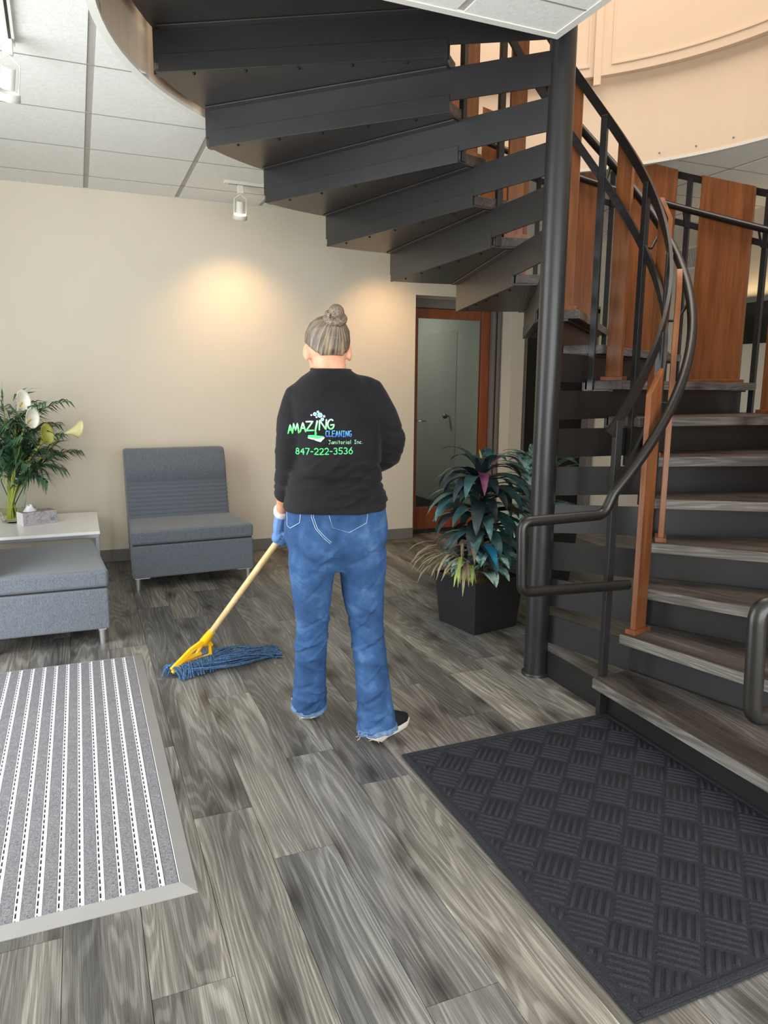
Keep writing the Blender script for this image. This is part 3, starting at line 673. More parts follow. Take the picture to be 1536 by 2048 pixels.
def calla(tipp, label, mat, aim):
    t = empty('calla_lily', (VX, VY, VZ)); tag(t, label, 'flower')
    tip = Vector(tipp) - Vector((VX, VY, VZ)); a = rp.uniform(0, 6.3)
    p0 = Vector((-.04*tip.x/.5 if tip.length else 0, .03*math.cos(a), .03)); pm = Vector((tip.x*.16, tip.y*.16, .34)); pts = []
    for i in range(13):
        s = i/12; pts.append(p0*(1-s)**2 + pm*2*s*(1-s) + tip*s*s)
    m = MB(); m.tube(pts, .0065, 7); m.build('stem', M_stem, t)
    d = Vector(aim).normalized(); u = d.orthogonal().normalized(); v = d.cross(u); R = []
    if v.z < 0: u, v = -u, -v
    for i in range(9):
        s = i/8; r = .007 + .050*s**1.6; R.append([tip + d*(.105*s + (.045*s*s*(math.sin(2*PI*j/16)))) + (u*math.cos(2*PI*j/16) + v*math.sin(2*PI*j/16))*r for j in range(16)])
    m = MB(); m.rings(R, False, True); o = m.build('spathe', mat, t); md = o.modifiers.new('thick', 'SOLIDIFY'); md.thickness = .0015
    m = MB(); m.tube([tip+d*.02, tip+d*.085], [.006, .004], 7); m.build('spadix', flat('yellow_spadix', (216, 180, 60), .6), t)
calla((-.345, 5.42, 1.115), 'large open white calla lily in the middle of the bouquet', M_lily, (.5, -.5, .52))
calla((-.385, 5.48, 1.215), 'white calla lily highest in the bouquet', M_lily, (.42, -.45, .62))
calla((-.105, 5.55, 1.055), 'cream calla lily reaching far out to the right of the bouquet', M_lily2, (.95, -.1, .32))
calla((-.26, 5.45, .985), 'greenish closed calla lily low in the bouquet', flat('green_calla', (172, 172, 84), .5, 0, .4, .1, 20), (.5, -.3, .75))
def frond(base_dir, L, arch, label, nl=26, ll=.20):
    t = empty('palm_frond', (VX, VY, VZ)); tag(t, label, 'palm frond', 'palm fronds in the bouquet')
    az, el = base_dir; d = Vector((math.cos(az), math.sin(az), 0)); pts = []; p = Vector((-.03*d.x, -.03*d.y, .03))
    n = 16
    for i in range(n+1):
        s = i/n; pts.append(p.copy()); e = rad(el) if s < .3 else rad(el - arch*((s-.3)/.7)**1.3); p = p + (d*math.cos(e)+Vector((0, 0, 1))*math.sin(e))*(L/n)
    m = MB(); m.tube(pts, [.005-.0035*i/n for i in range(n+1)], 6); m.build('stem', M_stem if el > 75 else ML_palm, t)
    m = MB()
    for k in range(nl):
        s = .42 + .58*k/nl; i = min(n-1, int(s*n)); f = s*n-i; q = pts[i].lerp(pts[i+1], f); T_ = (pts[i+1]-pts[i]).normalized()
        for sd in (-1, 1):
            sidev = T_.cross(Vector((0, 0, 1))).normalized()*sd; dirv = (sidev*.75 + T_*.75 + Vector((0, 0, rp.uniform(-.35, .25)))).normalized(); l_ = ll*(1-.45*abs(2*(s-.42)/.58-.7))*rp.uniform(.85, 1.1); wv = dirv.cross(Vector((0, 0, 1))).normalized()*.0085
            a = q; b_ = q+dirv*l_*.5+Vector((0, 0, .008)); c_ = q+dirv*l_+Vector((0, 0, -.03-.02*rp.random()))
            m.add([a-wv*.5, a+wv*.5, b_+wv, b_-wv, c_], [(0, 1, 2, 3), (3, 2, 4)])
    stuff(m.build('leaflets', ML_palm, t))
for i, (az, el, L, ar) in enumerate([(-20, 76, .78, 80), (35, 78, .80, 70), (-70, 74, .85, 90), (-110, 78, .9, 85), (100, 84, .75, 60), (170, 72, .85, 90), (-150, 76, .8, 90), (-45, 82, 1.0, 75), (10, 62, .72, 75), (-5, 84, 1.02, 85), (200, 84, 1.0, 85), (70, 80, .68, 80), (-85, 83, .98, 80), (-30, 80, .66, 95), (-60, 78, .62, 110), (15, 80, .66, 105), (-100, 80, .66, 110), (-10, 70, .60, 110), (0, 86, .85, 95), (-75, 86, .88, 95), (-40, 68, .55, 120), (160, 82, .8, 100)]):
    frond((rad(az), el), L, ar, 'dark green palm frond arching out of the glass vase')
for si, (cx_, cy_, cz_, rr_, nn_, lab) in enumerate(((.08, -.08, .56, .17, 120, 'dense spray of narrow leaves in the heart of the bouquet'), (.0, -.02, .74, .19, 130, 'spray of narrow dark leaves crowning the bouquet'), (.17, -.04, .46, .14, 80, 'spray of narrow leaves hanging low on the right of the bouquet'))):
    t = empty('foliage_spray', (VX, VY, VZ)); tag(t, lab, 'foliage'); c0 = Vector((cx_, cy_, cz_)); m = MB()
    m.tube([(0, 0, .04), (cx_*.2, cy_*.2, .33), c0], .004, 6); m.build('stem', M_stem, t); m = MB()
    for k in range(nn_):
        d = Vector((rp.gauss(0, 1), rp.gauss(0, 1), rp.gauss(0, .8))).normalized(); p = c0 + d*rr_*rp.random()**.5; dirv = (d + Vector((0, 0, rp.uniform(-.6, .3)))).normalized(); L_ = rp.uniform(.10, .19); wv = dirv.cross(Vector((rp.random(), rp.random(), 1))).normalized()*rp.uniform(.005, .009)
        e = p+dirv*L_+Vector((0, 0, -.03)); mid_ = p+dirv*L_*.5+Vector((0, 0, .01)); m.add([p, mid_+wv, e, mid_-wv], [(0, 1, 2, 3)])
        if (p+dirv*L_).y > .38: m.v = m.v[:-4]; m.f.pop(); m.sm.pop()
    stuff(m.build('leaflets', ML_palm, t))
bl = empty('philodendron_leaf', (VX, VY, VZ)); tag(bl, 'broad split green leaf hanging low on the right of the bouquet', 'leaf')
m = MB(); m.tube([(0, 0, .05), (.02, -.01, .3), (.10, -.03, .45)], .005, 6); m.build('stem', M_stem, bl)
o = put_leaf(bl, 'blade', ML_broad, .24, .16, 75, (.10, -.03, .45), rad(-12), 25, seg=10)
bl = empty('philodendron_leaf', (VX, VY, VZ)); tag(bl, 'long folded green leaf under the reaching cream lily', 'leaf')
m = MB(); m.tube([(0, 0, .05), (.02, 0, .3), (.08, -.02, .50)], .005, 6); m.build('stem', M_stem, bl)
put_leaf(bl, 'blade', ML_broad, .26, .10, 40, (.08, -.02, .50), rad(-8), 35, seg=10)

# ------------------------------------------------------------------ track lights
def spot_fixture(label, loc, tilt_dir, track_a, track_b, lit):
    o = None
    if track_a: o = make_track(track_a, track_b)
    t = empty('track_spotlight', loc); tag(t, label, 'light', 'white track spotlights')
    return make_spot(t, loc, tilt_dir, lit, o)
def make_track(track_a, track_b):
    tr = MB(); a, c = Vector(track_a), Vector(track_b); d = (c-a).normalized(); s = d.cross(Vector((0, 0, 1)))*.018; z = HCEIL-.004
    k = [a-s, c-s, c+s, a+s]; tr.prism([(q.x, q.y) for q in k], z-.022, z)
    o = tr.build('light_track', M_white, None, .002); 
    sl = MB(); s2 = s*.3; k = [a-s2+d*.03, c-s2, c+s2, a+s2+d*.03]; sl.prism([(q.x, q.y) for q in k], z-.0228, z-.0222); sl.build('slot', M_dark, o)
    return o
def make_spot(t, loc, tilt_dir, lit, o):
    m = MB(); m.box((-.02, -.02, -.055), (.02, .02, 0)); m.build('adapter', M_white, t, .003)
    Mt = Vector(tilt_dir).normalized().to_track_quat('-Z', 'Y').to_matrix().to_4x4(); Mt.translation = Vector((0, 0, -.09))
    m = MB(); m.tube([Mt @ Vector((-.043, 0, .0)), Mt @ Vector((-.043, 0, -.115))], .004, 6); m.build('yoke_arm', M_white, t)
    m = MB(); m.tube([Mt @ Vector((.043, 0, .0)), Mt @ Vector((.043, 0, -.115))], .004, 6); m.build('yoke_arm', M_white, t)
    m = MB(); m.tube([Mt @ Vector((-.043, 0, 0)), Vector((0, 0, -.055)), Mt @ Vector((.043, 0, 0))], .004, 6); m.build('yoke_bridge', M_white, t)
    m = MB(); m.tube([Mt @ Vector((0, 0, -.012)), Mt @ Vector((0, 0, -.095))], .028, 18); m.build('lamp_housing', M_white, t)
    m = MB(); m.rings([[Mt @ Vector((r*math.cos(2*PI*j/24), r*math.sin(2*PI*j/24), zz)) for j in range(24)] for r, zz in ((.050, -.105), (.052, -.135), (.046, -.135), (.044, -.105), (.050, -.105))], False, True); m.build('glare_ring', M_white, t)
    if lit:
        m = MB(); m.ball(Mt @ Vector((0, 0, -.10)), (.02, .02, .012), 12, 6)
        e = G('lamp_glow'); e.col((1, .9, .7)); e.b.inputs['Emission Color'].default_value = (1, .72, .42, 1); e.b.inputs['Emission Strength'].default_value = 12; m.build('bulb', e.m, t)
        l = bpy.data.lights.new('spot_lamp', 'SPOT'); l.energy = lit; l.color = (1, .62, .32); l.spot_size = rad(105); l.spot_blend = 1; l.shadow_soft_size = .06
        lo = bpy.data.objects.new('spot_lamp', l); COL.objects.link(lo); lo.location = Vector(loc) + Mt @ Vector((0, 0, -.15)); lo.rotation_euler = Vector(tilt_dir).to_track_quat('-Z', 'Y').to_euler()
    return o
o = spot_fixture('white track spotlight near the back wall, shining on the beige paint', (1.145, 5.44, HCEIL-.026), (.04, .44, -.90), (1.03, 5.42, 0), (2.75, 5.47, 0), 15)
tag(o, 'short white light track on the ceiling near the back wall', 'track')
spot_fixture('added white track spotlight, unseen above the stair treads, brightening the wall beside the door', (2.35, 5.458, HCEIL-.026), (.15, .32, -.94), None, None, 18)  # added fixture, unseen behind the treads, brightens the wall by the door
o = spot_fixture('white track spotlight in the top left corner of the photo', (-.185, 3.62, HCEIL-.026), (-.15, .55, -.9), (-.175, 3.68, 0), (-.115, 1.2, 0), 0)
tag(o, 'long white light track running to the top left corner', 'track')

# ------------------------------------------------------------------ person
PX, PY = .88, 2.62
person = empty('person', (PX, PY, 0)); tag(person, 'person in black printed long-sleeved shirt and flared blue jeans, mopping', 'person')
TP = TR(-PX, -PY, 0)
def remesh(mb, voxel, smooth=4):
    me = mb.mesh('tmp'); o = bpy.data.objects.new('tmp', me); COL.objects.link(o)
    r = o.modifiers.new('r', 'REMESH'); r.mode = 'VOXEL'; r.voxel_size = voxel
    if smooth:
        s = o.modifiers.new('s', 'SMOOTH'); s.iterations = smooth; s.factor = .5
    dg = bpy.context.evaluated_depsgraph_get(); out = bpy.data.meshes.new_from_object(o.evaluated_get(dg)); bpy.data.objects.remove(o)
    for p in out.polygons: p.use_smooth = True
    return out
def ering(c, rx, ry, n=28, p=2.3, yaw=0):
    out = []
    for j in range(n):
        t = 2*PI*j/n; cs, sn = math.cos(t), math.sin(t); x = rx*math.copysign(abs(cs)**(2/p), cs); y = ry*math.copysign(abs(sn)**(2/p), sn)
        out.append(Vector((c[0] + x*math.cos(yaw) - y*math.sin(yaw), c[1] + x*math.sin(yaw) + y*math.cos(yaw), c[2])))
    return out
def displace(me, fn):
    n = len(me.vertices); co = np.empty(n*3); me.vertices.foreach_get('co', co); co = co.reshape(-1, 3)
    no = np.empty(n*3); me.vertex_normals.foreach_get('vector', no); no = no.reshape(-1, 3)
    co = co + no*fn(co)[:, None]; me.vertices.foreach_set('co', co.ravel()); me.update()
YAWP = rad(-12)
HP_L, HP_R = Vector((.76, 2.925, .785)), Vector((.846, 2.728, 1.0))     # grips on the mop handle
MOPB = Vector((.515, 3.5, .166)); HAX = (HP_R - MOPB).normalized()
L_ARM = [((.815, 2.598, 1.390), .046), ((.752, 2.612, 1.350), .058), ((.725, 2.612, 1.27), .056), ((.712, 2.612, 1.16), .050), ((.718, 2.67, 1.06), .044), ((.728, 2.77, .975), .036), ((.742, 2.87, .885), .029)]
R_ARM = [((.925, 2.575, 1.398), .046), ((.995, 2.555, 1.368), .062), ((1.045, 2.548, 1.285), .060), ((1.088, 2.552, 1.20), .054), ((1.096, 2.60, 1.140), .050), ((1.03, 2.73, 1.075), .043), ((.955, 2.775, 1.03), .034), ((.905, 2.775, 1.01), .028)]
L_LEG = [((.800, 2.585, .88), .098), ((.783, 2.585, .74), .091), ((.790, 2.615, .63), .080), ((.800, 2.645, .48), .064), ((.806, 2.69, .32), .063), ((.812, 2.735, .17), .068), ((.816, 2.755, .088), .074)]
R_LEG = [((.962, 2.575, .88), .102), ((.983, 2.570, .73), .094), ((.988, 2.58, .61), .084), ((1.003, 2.575, .46), .067), ((1.016, 2.56, .30), .066), ((1.026, 2.545, .15), .072), ((1.032, 2.53, .045), .080)]
def limb(mb, L, k=1.0, dr=0, n=18, cut=None):
    P = L[:cut]; mb.tube([p for p, r in P], [max(.01, r*k+dr) for p, r in P], n)
def dense(L, m=4):
    out = []
    for i in range(len(L)-1):
        for t in range(m):
            t /= m; s = t*t*(3-2*t)*.3 + t*.7; a, b_ = Vector(L[i][0]), Vector(L[i+1][0]); out.append((a.lerp(b_, t), L[i][1]*(1-s)+L[i+1][1]*s))
    return out + [(Vector(L[-1][0]), L[-1][1])]
L_ARM, R_ARM, L_LEG, R_LEG = map(dense, (L_ARM, R_ARM, L_LEG, R_LEG))

def hand(mb, P, ax, out_dir, wrist, g=0.0):
    """right-sized hand closed around the handle axis at P; out_dir points from the handle to the back of the hand"""
    ax = ax.normalized(); o = (out_dir - ax*out_dir.dot(ax)).normalized(); s = ax.cross(o)
    pal = P + o*.030; Mx = Matrix((s, ax, o)).transposed().to_4x4()
    mb.ball(pal, (.022+g, .042+g, .015+g), 12, 8, Mx.to_3x3().to_4x4())
    mb.tube([wrist, wrist.lerp(pal, .6), pal], [.026+g, .024+g, .016+g], 10)
    for k, (off, rr, ln) in enumerate(((-.031, .0078, .9), (-.010, .0088, 1.05), (.011, .0090, 1.08), (.031, .0086, 1.0))):
        pts = []
        for t in range(8):
            th = rad(10 + 235*ln*t/7); R_ = .0285 if t < 6 else .0265; pts.append(P + ax*(off + .002*t) + (o*math.cos(th) + s*math.sin(th))*R_)
        mb.tube(pts, [rr+g]*6 + [rr*.92+g, rr*.7+g], 8)
    pts = [pal + ax*.032 - s*.012, P + ax*.052 - s*.026 + o*.006, P + ax*.056 - s*.020 - o*.018, P + ax*.050 - s*.002 - o*.026]
    mb.tube(pts, [.013+g, .0115+g, .010+g, .0075+g], 8)

# body
HEADM = TR(.858, 2.600, 1.425) @ RZ(rad(-6)) @ Matrix.Rotation(rad(-9), 4, 'X')
hp = [(.0, .030, .034, .052), (.02, .050, .058, .040), (.05, .061, .078, .024), (.09, .071, .092, .008), (.13, .0775, .098, 0), (.165, .0755, .095, -.004), (.195, .062, .079, -.006), (.212, .040, .052, -.007), (.221, .016, .02, -.007)]
def head_rings(k=1.0, dz=0):
    return [[HEADM @ q for q in ering((0, cyy*1.0, .11+(z-.11)*k+dz), rx*k, ry*k, 28, 2.1)] for z, rx, ry, cyy in hp]
bb = MB(False); bb.rings(head_rings())
for sx in (-1, 1):
    bb.ball(HEADM @ Vector((sx*.0815, -.004, .094)), (.009, .019, .031), 12, 8, (HEADM @ RZ(sx*rad(-22)) @ Matrix.Rotation(rad(-10), 4, 'X')).to_3x3().to_4x4())
bb.ball(HEADM @ Vector((0, .108, .088)), (.014, .020, .024), 10, 7); bb.ball(HEADM @ Vector((0, .100, .045)), (.024, .010, .008), 10, 6)
bb.tube([(.862, 2.575, 1.37), (.860, 2.585, 1.45), HEADM @ Vector((0, -.01, .07))], [.066, .060, .060], 20)
bb.rings([ering((.876, 2.585, z), rx-.024, ry-.026, 28, 2.3, YAWP) for z, rx, ry in ((.80, .185, .125), (.95, .180, .125), (1.08, .165, .118), (1.2, .168, .116), (1.3, .175, .115), (1.37, .165, .10), (1.41, .12, .08), (1.44, .08, .07))])
for L in (L_ARM, R_ARM): limb(bb, L, 1, -.006)
for L in (L_LEG, R_LEG): limb(bb, L, 1, -.012)
for (tx_, ty_, dx, dy) in ((.812, 2.80, .1, 1), (1.05, 2.545, .92, .40)):
    bb.tube([(tx_, ty_-.02, .07), (tx_+dx*.06, ty_+dy*.06, .05), (tx_+dx*.15, ty_+dy*.15, .035)], [.024, .020, .013], 12)
o_l = Vector((-.75, -.55, .1)); o_r = Vector((.4, .6, .3))
hand(bb, HP_L, HAX, o_l, Vector(L_ARM[-1][0])); hand(bb, HP_R, HAX, o_r, Vector(R_ARM[-1][0]))
me = remesh(bb, .0055, 3); me.transform(TP)
g = G('skin'); v = g.coord('Object'); g.col(g.ramp(g.noise(v, 25, 4), [(.3, s2l((206, 142, 112))), (.7, s2l((228, 170, 140)))])); M_skin = g.set(.5, 0, .4, **{'Subsurface Weight': .15, 'Subsurface Radius': (.01, .004, .002)})
body = link('body', me, M_skin, person)
eb = MB()
for sx in (-1, 1): eb.ball(HEADM @ Vector((sx*.030, .087, .112)), .012, 10, 7)
me = eb.mesh('eyes'); me.transform(TP); link('eyes', me, flat('eye_white', (230, 228, 224), .2), body)

# jeans
jb = MB(False); jb.rings([ering((.878, 2.580, z), rx, ry, 30, 2.5, YAWP) for z, rx, ry in ((.70, .05, .04), (.735, .11, .075), (.765, .155, .095), (.795, .184, .112), (.83, .198, .120), (.88, .198, .122), (.93, .190, .124), (.985, .182, .122))])
for sx, x0 in ((-1, .80), (1, .955)): jb.ball((x0+.0, 2.512, .850), (.092, .058, .105), 16, 10)
for L in (L_LEG, R_LEG): limb(jb, L, 1, 0, 22)
me = remesh(jb, .0065, 9)
rj = random.Random(5)
folds = []
for leg, cxx in ((0, .80), (1, 1.0)):
    for z, n_, a in ((.76, 3, .0045), (.66, 2, .003), (.50, 4, .006), (.42, 4, .006), (.30, 3, .004), (.16, 4, .006), (.09, 3, .006)):
        for k in range(n_): folds.append((cxx+rj.uniform(-.04, .04), z+rj.uniform(-.04, .04), rj.uniform(-1.1, 1.1), rj.uniform(.007, .014), rj.uniform(.03, .06), a*1.3*rj.uniform(.5, 1.2)*rj.choice((1, 1, -1))))
def fold_fn(folds):
    def fn(co):
        d = np.zeros(len(co))
        for x0, z0, s, w_, ext, a in folds:
            dx = co[:, 0]-x0; zz = co[:, 2]-(z0+s*dx+.008*np.sin(30*dx)); d += a*np.exp(-(zz/w_)**2)*np.exp(-(dx/ext)**2)*(1-.9*(zz/w_)**2*.6)
        return d
    return fn
displace(me, fold_fn(folds))
def denim():
    g = G('blue_denim'); v = g.coord('Object', (1, 1, 1)); f = g.noise(v, 9, 4, .6); f2 = g.noise(g.coord('Object', (1, 1, .3)), 420, 3, .7)
    c = g.ramp(f, [(.3, s2l((36, 60, 98))), (.55, s2l((54, 86, 130))), (.75, s2l((84, 118, 160)))]); c = g.mix(c, g.ramp(f2, [(.3, (.78, .8, .82)), (.7, (1.16, 1.15, 1.12))]), .8, 'MULTIPLY')
    g.col(c); g.bump(f2, .3, .002); return g.set(.85, 0, .2)
M_denim = denim(); jeans_me = me.copy(); me.transform(TP); jeans = link('jeans', me, M_denim, person)
bvh_j = BVHTree.FromPolygons([q.co[:] for q in jeans_me.vertices], [q.vertices[:] for q in jeans_me.polygons])
M_hem = flat('frayed_hem', (104, 128, 160), .9, 0, .1, .3, 60, .6, 200)
for L, nm in ((L_LEG, 0), (R_LEG, 1)):
    c = Vector(L[-1][0]); r = L[-1][1]; d = (Vector(L[-1][0]) - Vector(L[-2][0])).normalized()
    u = d.orthogonal().normalized(); v = d.cross(u); m = MB(); R = []
    for e, k in ((-.012, 1.01), (0, 1.035), (.006, 1.03), (.009, 1.0)):
        R.append([c + d*(e + (.004*math.sin(5*j) if e > .004 else 0)) + (u*math.cos(2*PI*j/40) + v*math.sin(2*PI*j/40))*r*k*(1+.02*math.sin(9*j+e*300)) for j in range(40)])
    m.rings(R, True, True); me = m.mesh('frayed_hem'); me.transform(TP); hm = link('frayed_hem', me, M_hem, jeans)
    m = MB()
    for k in range(6):
        a = rj.uniform(0, 6.28); p = c + d*.006 + (u*math.cos(a)+v*math.sin(a))*r; m.tube([p, p+Vector((rj.uniform(-.006, .006), rj.uniform(-.006, .006), -.012)), p+Vector((rj.uniform(-.012, .012), rj.uniform(-.012, .012), -.015-.01*rj.random()))], .0007, 4)
    me = m.mesh('loose_threads'); me.transform(TP); stuff(link('loose_threads', me, M_whitestrip, hm))

# shoes
M_shoe = flat('black_knit_shoe', (30, 30, 33), .8, 0, .2, .1, 60, .3, 300); M_sole = flat('off_white_sole', (206, 200, 188), .7, 0, .3, .08, 30)
def shoe(loc, yaw):
    t = empty('shoe', (loc[0]-PX, loc[1]-PY, 0), yaw); t.parent = person
    out = [(x_, y_*.84) for x_, y_ in [(-.045, -.052), (-.02, -.060), (.03, -.046), (.10, -.048), (.15, -.042), (.185, -.018), (.19, .0), (.182, .024), (.15, .042), (.10, .044), (.03, .036), (-.02, .034), (-.045, .030), (-.056, -.01)]]
    cx_ = .06; m = MB(); R = []
    for z, k in ((.002, .93), (.008, 1.0), (.026, 1.03), (.034, .98)): R.append([Vector((cx_+(x-cx_)*k, y*k-.004, z + (.010 if x < -.03 and z < .02 else 0))) for x, y in out])
    m.rings(R, True, True); m.build('sole', M_sole, t)
    m = MB(); R = []
    for z, k, sh in ((.032, .97, 0), (.05, .93, -.002), (.072, .74, -.012), (.090, .56, -.028), (.105, .46, -.036)): R.append([Vector((cx_+sh+(x-cx_)*k*(1 if x < .05 else (1 if z < .06 else .86)), y*(k+.08)-.004, z)) for x, y in out])
    m.rings(R, True, True); m.build('upper', M_shoe, t)
shoe((.822, 2.825), rad(86)); shoe((1.03, 2.545), rad(24))

# shirt
tb_ = MB(False); tb_.rings([ering((cx_, 2.582, z), rx, ry, 30, 2.35, YAWP) for z, cx_, rx, ry in ((.938, .874, .193, .142), (.955, .874, .196, .145), (1.00, .876, .188, .138), (1.07, .880, .172, .128), (1.14, .882, .166, .124), (1.22, .880, .170, .124), (1.30, .876, .176, .122), (1.36, .872, .172, .112), (1.40, .868, .148, .096), (1.432, .864, .112, .080), (1.452, .861, .078, .070), (1.462, .860, .070, .064))])
limb(tb_, L_ARM[:-4], 1, .006, 20); limb(tb_, R_ARM[:-6], 1, .006, 20)
me = remesh(tb_, .0065, 6)
rs = random.Random(3); folds = []
for k in range(15): folds.append((.88+rs.uniform(-.13, .13), rs.uniform(.955, 1.12), rs.uniform(-.25, .35), rs.uniform(.008, .014), rs.uniform(.06, .14), .013*rs.uniform(.5, 1.2)*rs.choice((1, 1, -1))))
for k in range(6): folds.append((.80+rs.uniform(-.05, .05), rs.uniform(1.08, 1.22), rs.uniform(.4, .9), .010, .05, .004))
for k in range(10): folds.append((.71+rs.uniform(-.01, .01), rs.uniform(1.0, 1.26), rs.uniform(-.3, .3), .010, .05, .004*rs.choice((1, -1))))
for k in range(8): folds.append((1.09+rs.uniform(-.03, .03), rs.uniform(1.10, 1.26), rs.uniform(-.6, .2), .010, .05, .004*rs.choice((1, -1))))
displace(me, fold_fn(folds))
g = G('black_jersey'); v = g.coord('Object'); f = g.noise(v, 500, 3); g.col(g.ramp(g.noise(v, 12, 3), [(.3, s2l((17, 16, 19))), (.7, s2l((25, 24, 28)))])); g.bump(f, .2, .001); M_shirt = g.set(.85, 0, .25, **{'Sheen Weight': .06})
shirt_me = me.copy(); me.transform(TP); shirt = link('shirt', me, M_shirt, person)
bvh_s = BVHTree.FromPolygons([q.co[:] for q in shirt_me.vertices], [q.vertices[:] for q in shirt_me.polygons])
m = MB(); m.tube([ (.861+.073*math.cos(t), 2.583+.066*math.sin(t), 1.458+.004*math.sin(t)) for t in [2*PI*i/32 for i in range(33)]], .0042, 7, False); me = m.mesh('collar'); me.transform(TP); link('collar', me, M_shirt, shirt)

# print on the back: u to the right, v up, in metres from the print's centre, wrapped onto the cloth
FD = Vector((.31, .95, 0)).normalized(); FR = Vector((FD.y, -FD.x, 0)); PC = Vector((.807, 2.48, 1.234))
def wrap(u, v, bvh, lift=.0016):
    o = PC + FR*u + Vector((0, 0, v)) - FD*.6; hit = bvh.ray_cast(o, FD)
    if hit[0] is None: return None
    return hit[0] + hit[1]*lift if hit[1].dot(FD) < 0 else hit[0] - FD*lift
def px(x, y): return ((x-652)/561, -(y-866)/572)
def stroke_mesh(mb, pts, wdt, bvh, lift=.0016):
    P = []
    for a, c in zip(pts[:-1], pts[1:]):
        L = math.hypot(c[0]-a[0], c[1]-a[1]); n = max(1, int(L/.004))
        for i in range(n): P.append((a[0]+(c[0]-a[0])*i/n, a[1]+(c[1]-a[1])*i/n))
    P.append(pts[-1]); prev = None
    for i, p in enumerate(P):
        a = P[max(0, i-1)]; c = P[min(len(P)-1, i+1)]; dx, dy = c[0]-a[0], c[1]-a[1]; L = math.hypot(dx, dy) or 1; nx, ny = -dy/L*wdt/2, dx/L*wdt/2
        q = (wrap(p[0]+nx, p[1]+ny, bvh, lift), wrap(p[0]-nx, p[1]-ny, bvh, lift))
        if prev and None not in q and None not in prev: mb.add([prev[0], prev[1], q[1], q[0]], [(0, 1, 2, 3)])
        prev = q
    for p in (pts[0], pts[-1]): fill_mesh(mb, [(p[0]+wdt/2*math.cos(2*PI*k/8), p[1]+wdt/2*math.sin(2*PI*k/8)) for k in range(8)], bvh, lift, 1)
def fill_mesh(mb, poly, bvh, lift=.0016, k=3):
    cx_, cy_ = sum(p[0] for p in poly)/len(poly), sum(p[1] for p in poly)/len(poly); n = len(poly)
    pts = [wrap(cx_, cy_, bvh, lift)] + [wrap(cx_+(p[0]-cx_)*r/k, cy_+(p[1]-cy_)*r/k, bvh, lift) for r in range(1, k+1) for p in poly]
    if None in pts: return
    fs = [(0, 1+j, 1+(j+1) % n) for j in range(n)] + [(1+(r-1)*n+j, 1+r*n+j, 1+r*n+(j+1) % n, 1+(r-1)*n+(j+1) % n) for r in range(1, k) for j in range(n)]
    mb.add(pts, fs)
def arcp(cx_, cy_, rx, ry, a0, a1, n=10): return [(cx_+rx*math.cos(rad(a0+(a1-a0)*i/n)), cy_+ry*math.sin(rad(a0+(a1-a0)*i/n))) for i in range(n+1)]
GL = {'A': [[(0, 0), (.5, 1), (1, 0)], [(.18, .38), (.82, .38)]], 'M': [[(0, 0), (.18, 1), (.5, .25), (.82, 1), (1, 0)]], 'Z': [[(.02, 1), (.95, 1), (0, 0), (1, 0)]], 'I': [[(.5, 0), (.5, 1)]],
 'N': [[(0, 0), (.05, 1), (.92, 0), (1, 1)]], 'G': [arcp(.52, .5, .5, .5, 55, 330, 14) + [(1, .45), (.5, .42)]], 'C': [arcp(.55, .5, .5, .5, 50, 310, 14)], 'L': [[(.05, 1), (0, 0), (.95, .02)]], 'E': [[(1, 1), (0, 1), (0, 0), (1, 0)], [(0, .52), (.85, .52)]],
 'J': [[(.2, 1), (1, 1)], [(.65, 1)] + arcp(.35, .25, .32, .25, 0, -160, 8)], 'a': [arcp(.45, .3, .42, .3, 20, 380, 12), [(.9, .62), (.92, 0)]], 'n': [[(.1, .6), (.1, 0)], [(.1, .35)] + arcp(.5, .35, .4, .26, 170, 0, 8) + [(.9, 0)]], 'i': [[(.5, .6), (.5, 0)], [(.5, .86), (.5, .90)]],
 't': [[(.5, .9), (.5, 0)], [(.1, .62), (.9, .62)]], 'o': [arcp(.5, .3, .42, .3, 0, 360, 12)], 'r': [[(.2, .6), (.2, 0)], [(.2, .35)] + arcp(.6, .35, .4, .25, 170, 50, 6)], 'l': [[(.5, 1), (.5, 0)]], 'c': [arcp(.5, .3, .42, .3, 50, 310, 10)], '.': [[(.4, .02), (.5, .02)]], 'K': [[(.1, 1), (.9, 1)], [(.5, 1), (.5, 0)], [(.1, 0), (.9, 0)]],
 '8': [arcp(.5, .74, .36, .25, 0, 360, 12), arcp(.5, .25, .45, .25, 0, 360, 12)], '4': [[(.75, 0), (.75, 1), (.0, .35), (1, .35)]], '7': [[(0, 1), (1, 1), (.35, 0)]], '2': [arcp(.5, .7, .45, .3, 160, -30, 8) + [(0, 0), (1, 0)]], '-': [[(.1, .45), (.9, .45)]],
 '3': [arcp(.45, .74, .42, .25, 140, -80, 8) + arcp(.45, .25, .48, .25, 80, -140, 9)], '5': [[(.95, 1), (.15, 1), (.1, .56)] + arcp(.45, .3, .5, .3, 120, -140, 10)], '6': [[(.75, 1)] + arcp(.5, .3, .45, .32, 140, 500, 14)]}
def glyph(mb, ch, x0, y0, x1, y1, wpx, slope=0, shear=0):
    """box in photograph-scale units: (x0, y0) is the lower left, (x1, y1) the upper right corner"""
    for stp in GL[ch]:
        stroke_mesh(mb, [px(x0+(x1-x0)*u + shear*v*(y0-y1), y0+(y1-y0)*v + slope*(x1-x0)*u) for u, v in stp], wpx/561, bvh_s)
